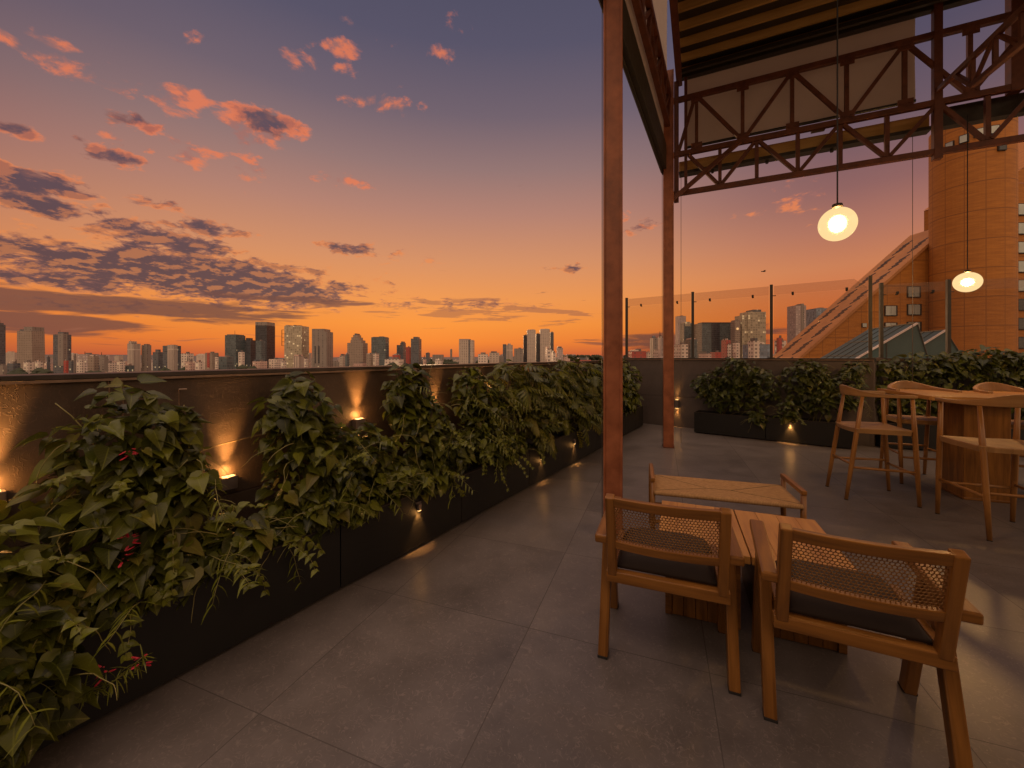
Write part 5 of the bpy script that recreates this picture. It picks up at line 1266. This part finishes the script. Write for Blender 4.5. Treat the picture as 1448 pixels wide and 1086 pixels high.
# a bird far off
k = MB()
k.tube([(-.5,0,0), (-.2,0,.03), (.2,0,.03), (.5,0,0)], [.03, .12, .11, .02], 8)
for sg in (-1, 1): k.poly([(.15,0,.05), (-.15,0,.05), (-.25,sg*.5,.22), (-.05,sg*1.0,.12), (.12,sg*.5,.24)]); k.poly([(.12,sg*.5,.235), (-.05,sg*1.0,.115), (-.25,sg*.5,.215), (-.15,0,.045), (.15,0,.045)])
tag(k.build('bird', M['black_metal'], loc=(kx(1080)*90, 90, H+120/F*90)), 'tiny dark bird flying in the orange sky above the glass fence', 'bird')

# ------------------------------------------------------------------ sky, sun, camera
def azel(u, v):
    x, z = kx(u), (504-v)/F; return math.atan2(x, 1), math.atan2(z, math.hypot(x, 1))
w = bpy.data.worlds.new('World'); S.world = w; w.use_nodes = True; nt = w.node_tree; nt.nodes.clear(); t = NT(nt)
out = t.n('ShaderNodeOutputWorld'); bg = t.n('ShaderNodeBackground'); t.link(bg.outputs[0], out.inputs[0])
d = t.n('ShaderNodeTexCoord').outputs['Generated']
dn = t.n('ShaderNodeVectorMath', operation='NORMALIZE', ins={0: d}).outputs[0]
sp = t.n('ShaderNodeSeparateXYZ', ins={0: dn}); X_, Y_, Z_ = sp.outputs
EL = t.math('ARCSINE', Z_); AZ = t.math('ARCTAN2', X_, Y_)
e = t.math('DIVIDE', EL, PI/2)
D2 = lambda x: x/90.0
def rp(L): return t.ramp(e, [(D2(a), rgb(*c)) for a, c in L]).outputs[0]
sunset = rp([(0, (192,90,56)), (2, (232,124,52)), (4.5, (241,142,58)), (8, (235,148,78)), (13, (213,143,99)), (19.5, (180,129,112)), (25, (148,117,114)), (31, (114,98,109)), (38, (88,83,103)), (46, (76,75,96)), (90, (62,66,92))])
away = rp([(0, (160,80,58)), (3, (212,102,44)), (6, (213,115,62)), (10, (202,126,85)), (14, (175,114,95)), (18, (144,99,96)), (24, (108,87,97)), (30, (85,76,95)), (40, (71,69,93)), (90, (62,66,92))])
anti = t.ramp(e, [(0, rgb(132,92,92)), (D2(10), rgb(150,104,104)), (D2(25), rgb(116,94,112)), (D2(45), rgb(84,82,110)), (1, rgb(62,66,92))]).outputs[0]
sa = math.radians(-13)
ca = t.math('COSINE', t.math('SUBTRACT', AZ, sa))
col = t.mix(t.smooth(ca, .58, .97), away, sunset)
col = t.mix(t.smooth(ca, .15, -.45), col, anti)
# clouds on a level deck
den = t.math('ADD', Z_, .22)
PX, PY = t.math('DIVIDE', X_, den), t.math('DIVIDE', Y_, den)
def cl(dx, dy, sc, det=9.0, rough=.56, sx=1.0):
    v = t.n('ShaderNodeCombineXYZ', ins={0: t.math('MULTIPLY', t.math('ADD', PX, dx), sx), 1: t.math('ADD', PY, dy), 2: 5.3}).outputs[0]
    return t.n('ShaderNodeTexNoise', ins={'Vector': v, 'Scale': sc, 'Detail': det, 'Roughness': rough, 'Distortion': .25}).outputs[0]
lo_ = t.math('MULTIPLY', cl(1.7, .6, 3.4, 4.0), .25)
f0, f1 = cl(0, 0, 10.0, 9.0, .6), cl(-.02, .055, 10.0, 9.0, .6)
n0 = t.math('MULTIPLY_ADD', f0, .75, lo_); n1 = t.math('MULTIPLY_ADD', f1, .75, lo_); nbig = cl(4.2, 1.3, .9, 3.0)
def patch(u, v, ru, rv):
    a, el = azel(u, v); a2, _ = azel(u+ru, v); _, e2 = azel(u, v-rv)
    ra, re = abs(a2-a), abs(e2-el)
    q = t.math('ADD', t.math('POWER', t.math('ABSOLUTE', t.math('DIVIDE', t.math('SUBTRACT', AZ, a), ra)), 2.0), t.math('POWER', t.math('ABSOLUTE', t.math('DIVIDE', t.math('SUBTRACT', EL, el), re)), 2.0))
    return t.math('EXPONENT', t.math('MULTIPLY', q, -1.0))
def total(L, spread=1.0):
    s_ = None
    for (u, v, ru, rv, st) in L:
        p = t.math('MULTIPLY', patch(u, v, ru*spread, rv*spread), st); s_ = p if s_ is None else t.math('MAXIMUM', s_, p)
    return s_
DARK = [(240,382,190,26,1.3), (330,405,150,20,1.3), (110,395,120,20,1.0), (60,290,60,16,1.25), (20,252,90,20,1.25), (130,300,60,16,.85), (250,345,90,20,1.0), (175,318,60,18,.9), (290,322,70,14,.85), (210,288,50,12,.7), (60,330,80,18,.6), (430,385,60,14,.75), (500,352,56,12,.85), (470,405,70,12,.8), (378,172,46,20,1.0), (185,172,52,14,.9), (160,222,56,14,.95), (20,182,56,12,.9), (105,195,30,8,.7), (200,210,36,10,.6), (660,430,130,10,.75), (560,432,60,8,.7), (805,380,40,8,.75), (900,316,70,22,.55), (360,430,120,12,.8), (140,430,160,14,.75), (520,395,60,12,.6)]
LITE = [(350,180,80,26,1.0), (400,188,50,20,.9), (140,105,90,24,.95), (75,62,46,14,1.0), (10,52,26,12,.9), (270,140,40,18,1.0), (190,118,60,16,.8), (545,145,55,18,1.0), (565,160,34,12,.9), (470,66,34,16,.95), (470,98,50,16,.8), (270,60,40,16,.8), (600,68,60,22,.7), (660,40,40,20,.55), (490,25,16,14,.7), (480,255,50,14,.8), (240,205,80,24,.75), (300,225,90,24,.75), (350,235,80,20,.65), (200,180,70,22,.7), (1130,285,80,26,.75), (1080,300,60,18,.6), (560,370,120,26,.55), (650,185,40,12,.6), (440,250,60,14,.7)]
md, ml = total(DARK, 1.35), total(LITE, 1.35)
def dens(nv, m_, lo, hi, base, amp):
    th = t.math('SUBTRACT', base, t.math('MULTIPLY', m_, amp)); return t.smooth(t.math('SUBTRACT', nv, th), lo, hi)
dd = dens(n0, md, -.02, .075, .74, .395); dl = dens(f0, ml, -.03, .12, .76, .37)
lit = t.smooth(t.math('SUBTRACT', n0, n1), -.03, .07)      # lit where the cloud thins towards the sun below
thick = dens(n0, md, .015, .12, .74, .385)
lowc = t.smooth(EL, math.radians(24), math.radians(9))
edgec = t.mix(lowc, rgb(226,122,84), rgb(230,140,80))
corec = t.mix(lowc, rgb(92,74,86), rgb(80,62,72))
warm = t.mix(lit, rgb(134,88,82), edgec)
cd = t.mix(t.math('MULTIPLY', thick, t.math('SUBTRACT', 1.0, t.math('MULTIPLY', lit, .45))), warm, corec)
clit = t.mix(lit, rgb(166,108,98), edgec)
col = t.mix(t.math('MULTIPLY', dl, .85), col, clit)
col = t.mix(t.math('MULTIPLY', dd, .93), col, cd)
# long haze bank above the skyline
hz = total([(140,432,330,20,1.0), (60,455,160,20,.9), (420,425,130,10,.7), (950,485,170,16,.8), (200,488,260,6,.3), (1100,470,140,22,.5)])
v = t.n('ShaderNodeCombineXYZ', ins={0: t.math('MULTIPLY', AZ, 7.0), 1: t.math('MULTIPLY', EL, 60.0), 2: 1.2}).outputs[0]
hn = t.n('ShaderNodeTexNoise', ins={'Vector': v, 'Scale': 1.3, 'Detail': 7.0, 'Roughness': .55, 'Distortion': .4}).outputs[0]
hb = t.smooth(t.math('ADD', t.math('MULTIPLY', hz, .62), t.math('SUBTRACT', hn, .5)), .22, .42)
col = t.mix(t.math('MULTIPLY', hb, .88), col, t.mix(hn, rgb(98,66,64), rgb(122,76,64)))
st_ = t.smooth(t.math('ADD', t.math('MULTIPLY', total([(640,440,300,34,1.0), (760,455,160,30,.8), (330,480,240,18,.7)]), .30), t.math('SUBTRACT', hn, .5)), .27, .36)
col = t.mix(t.math('MULTIPLY', st_, .6), col, rgb(150,92,72))
sky = t.n('ShaderNodeTexSky', sky_type='NISHITA', sun_disc=False); sky.sun_elevation = math.radians(2.5); sky.sun_rotation = sa
col = t.mix(1.0, col, t.mix(.997, sky.outputs[0], (0,0,0,1)), 'ADD')
# eastern sky behind the terrace, brightened out of view as added fill light
back = t.smooth(ca, .30, -.55)
glow = t.ramp(e, [(0, (.86,.52,.31,1)), (D2(14), (.95,.60,.37,1)), (D2(30), (1.0,.66,.43,1)), (D2(60), (1.35,.92,.66,1)), (1, (1.5,1.02,.78,1))]).outputs[0]
col = t.mix(back, col, glow)
zen = t.smooth(EL, math.radians(45), math.radians(68))
col = t.mix(zen, col, (1.75,1.2,.94,1))  # unseen zenith brightened likewise, to light the terrace from above
below = t.smooth(EL, -.004, -.05)
col = t.mix(below, col, rgb(70,55,50))
t.link(col, bg.inputs[0]); bg.inputs[1].default_value = 1.0
sl_ = bpy.data.lights.new('sun', 'SUN'); sl_.energy = .25; sl_.angle = math.radians(6); sl_.color = (1,.62,.32)
so = bpy.data.objects.new('sun', sl_); C.objects.link(so); el_ = math.radians(2.5)
so.rotation_euler = Vector((-math.sin(sa)*math.cos(el_), -math.cos(sa)*math.cos(el_), -math.sin(el_))).to_track_quat('-Z', 'Y').to_euler()
cam = bpy.data.cameras.new('camera'); cam.sensor_width = 36; cam.lens = 36*F/1448; cam.shift_y = -39/1448; cam.clip_start = .05; cam.clip_end = 40000
co_ = bpy.data.objects.new('camera', cam); C.objects.link(co_); co_.location = (0,0,H); co_.rotation_euler = (PI/2, 0, 0); S.camera = co_
S.view_settings.view_transform = 'Standard'; S.view_settings.look = 'None'; S.view_settings.exposure = 0; S.view_settings.gamma = 1
S.cycles.use_denoising = True; S.cycles.max_bounces = 6; S.cycles.transparent_max_bounces = 16; S.cycles.sample_clamp_indirect = 4
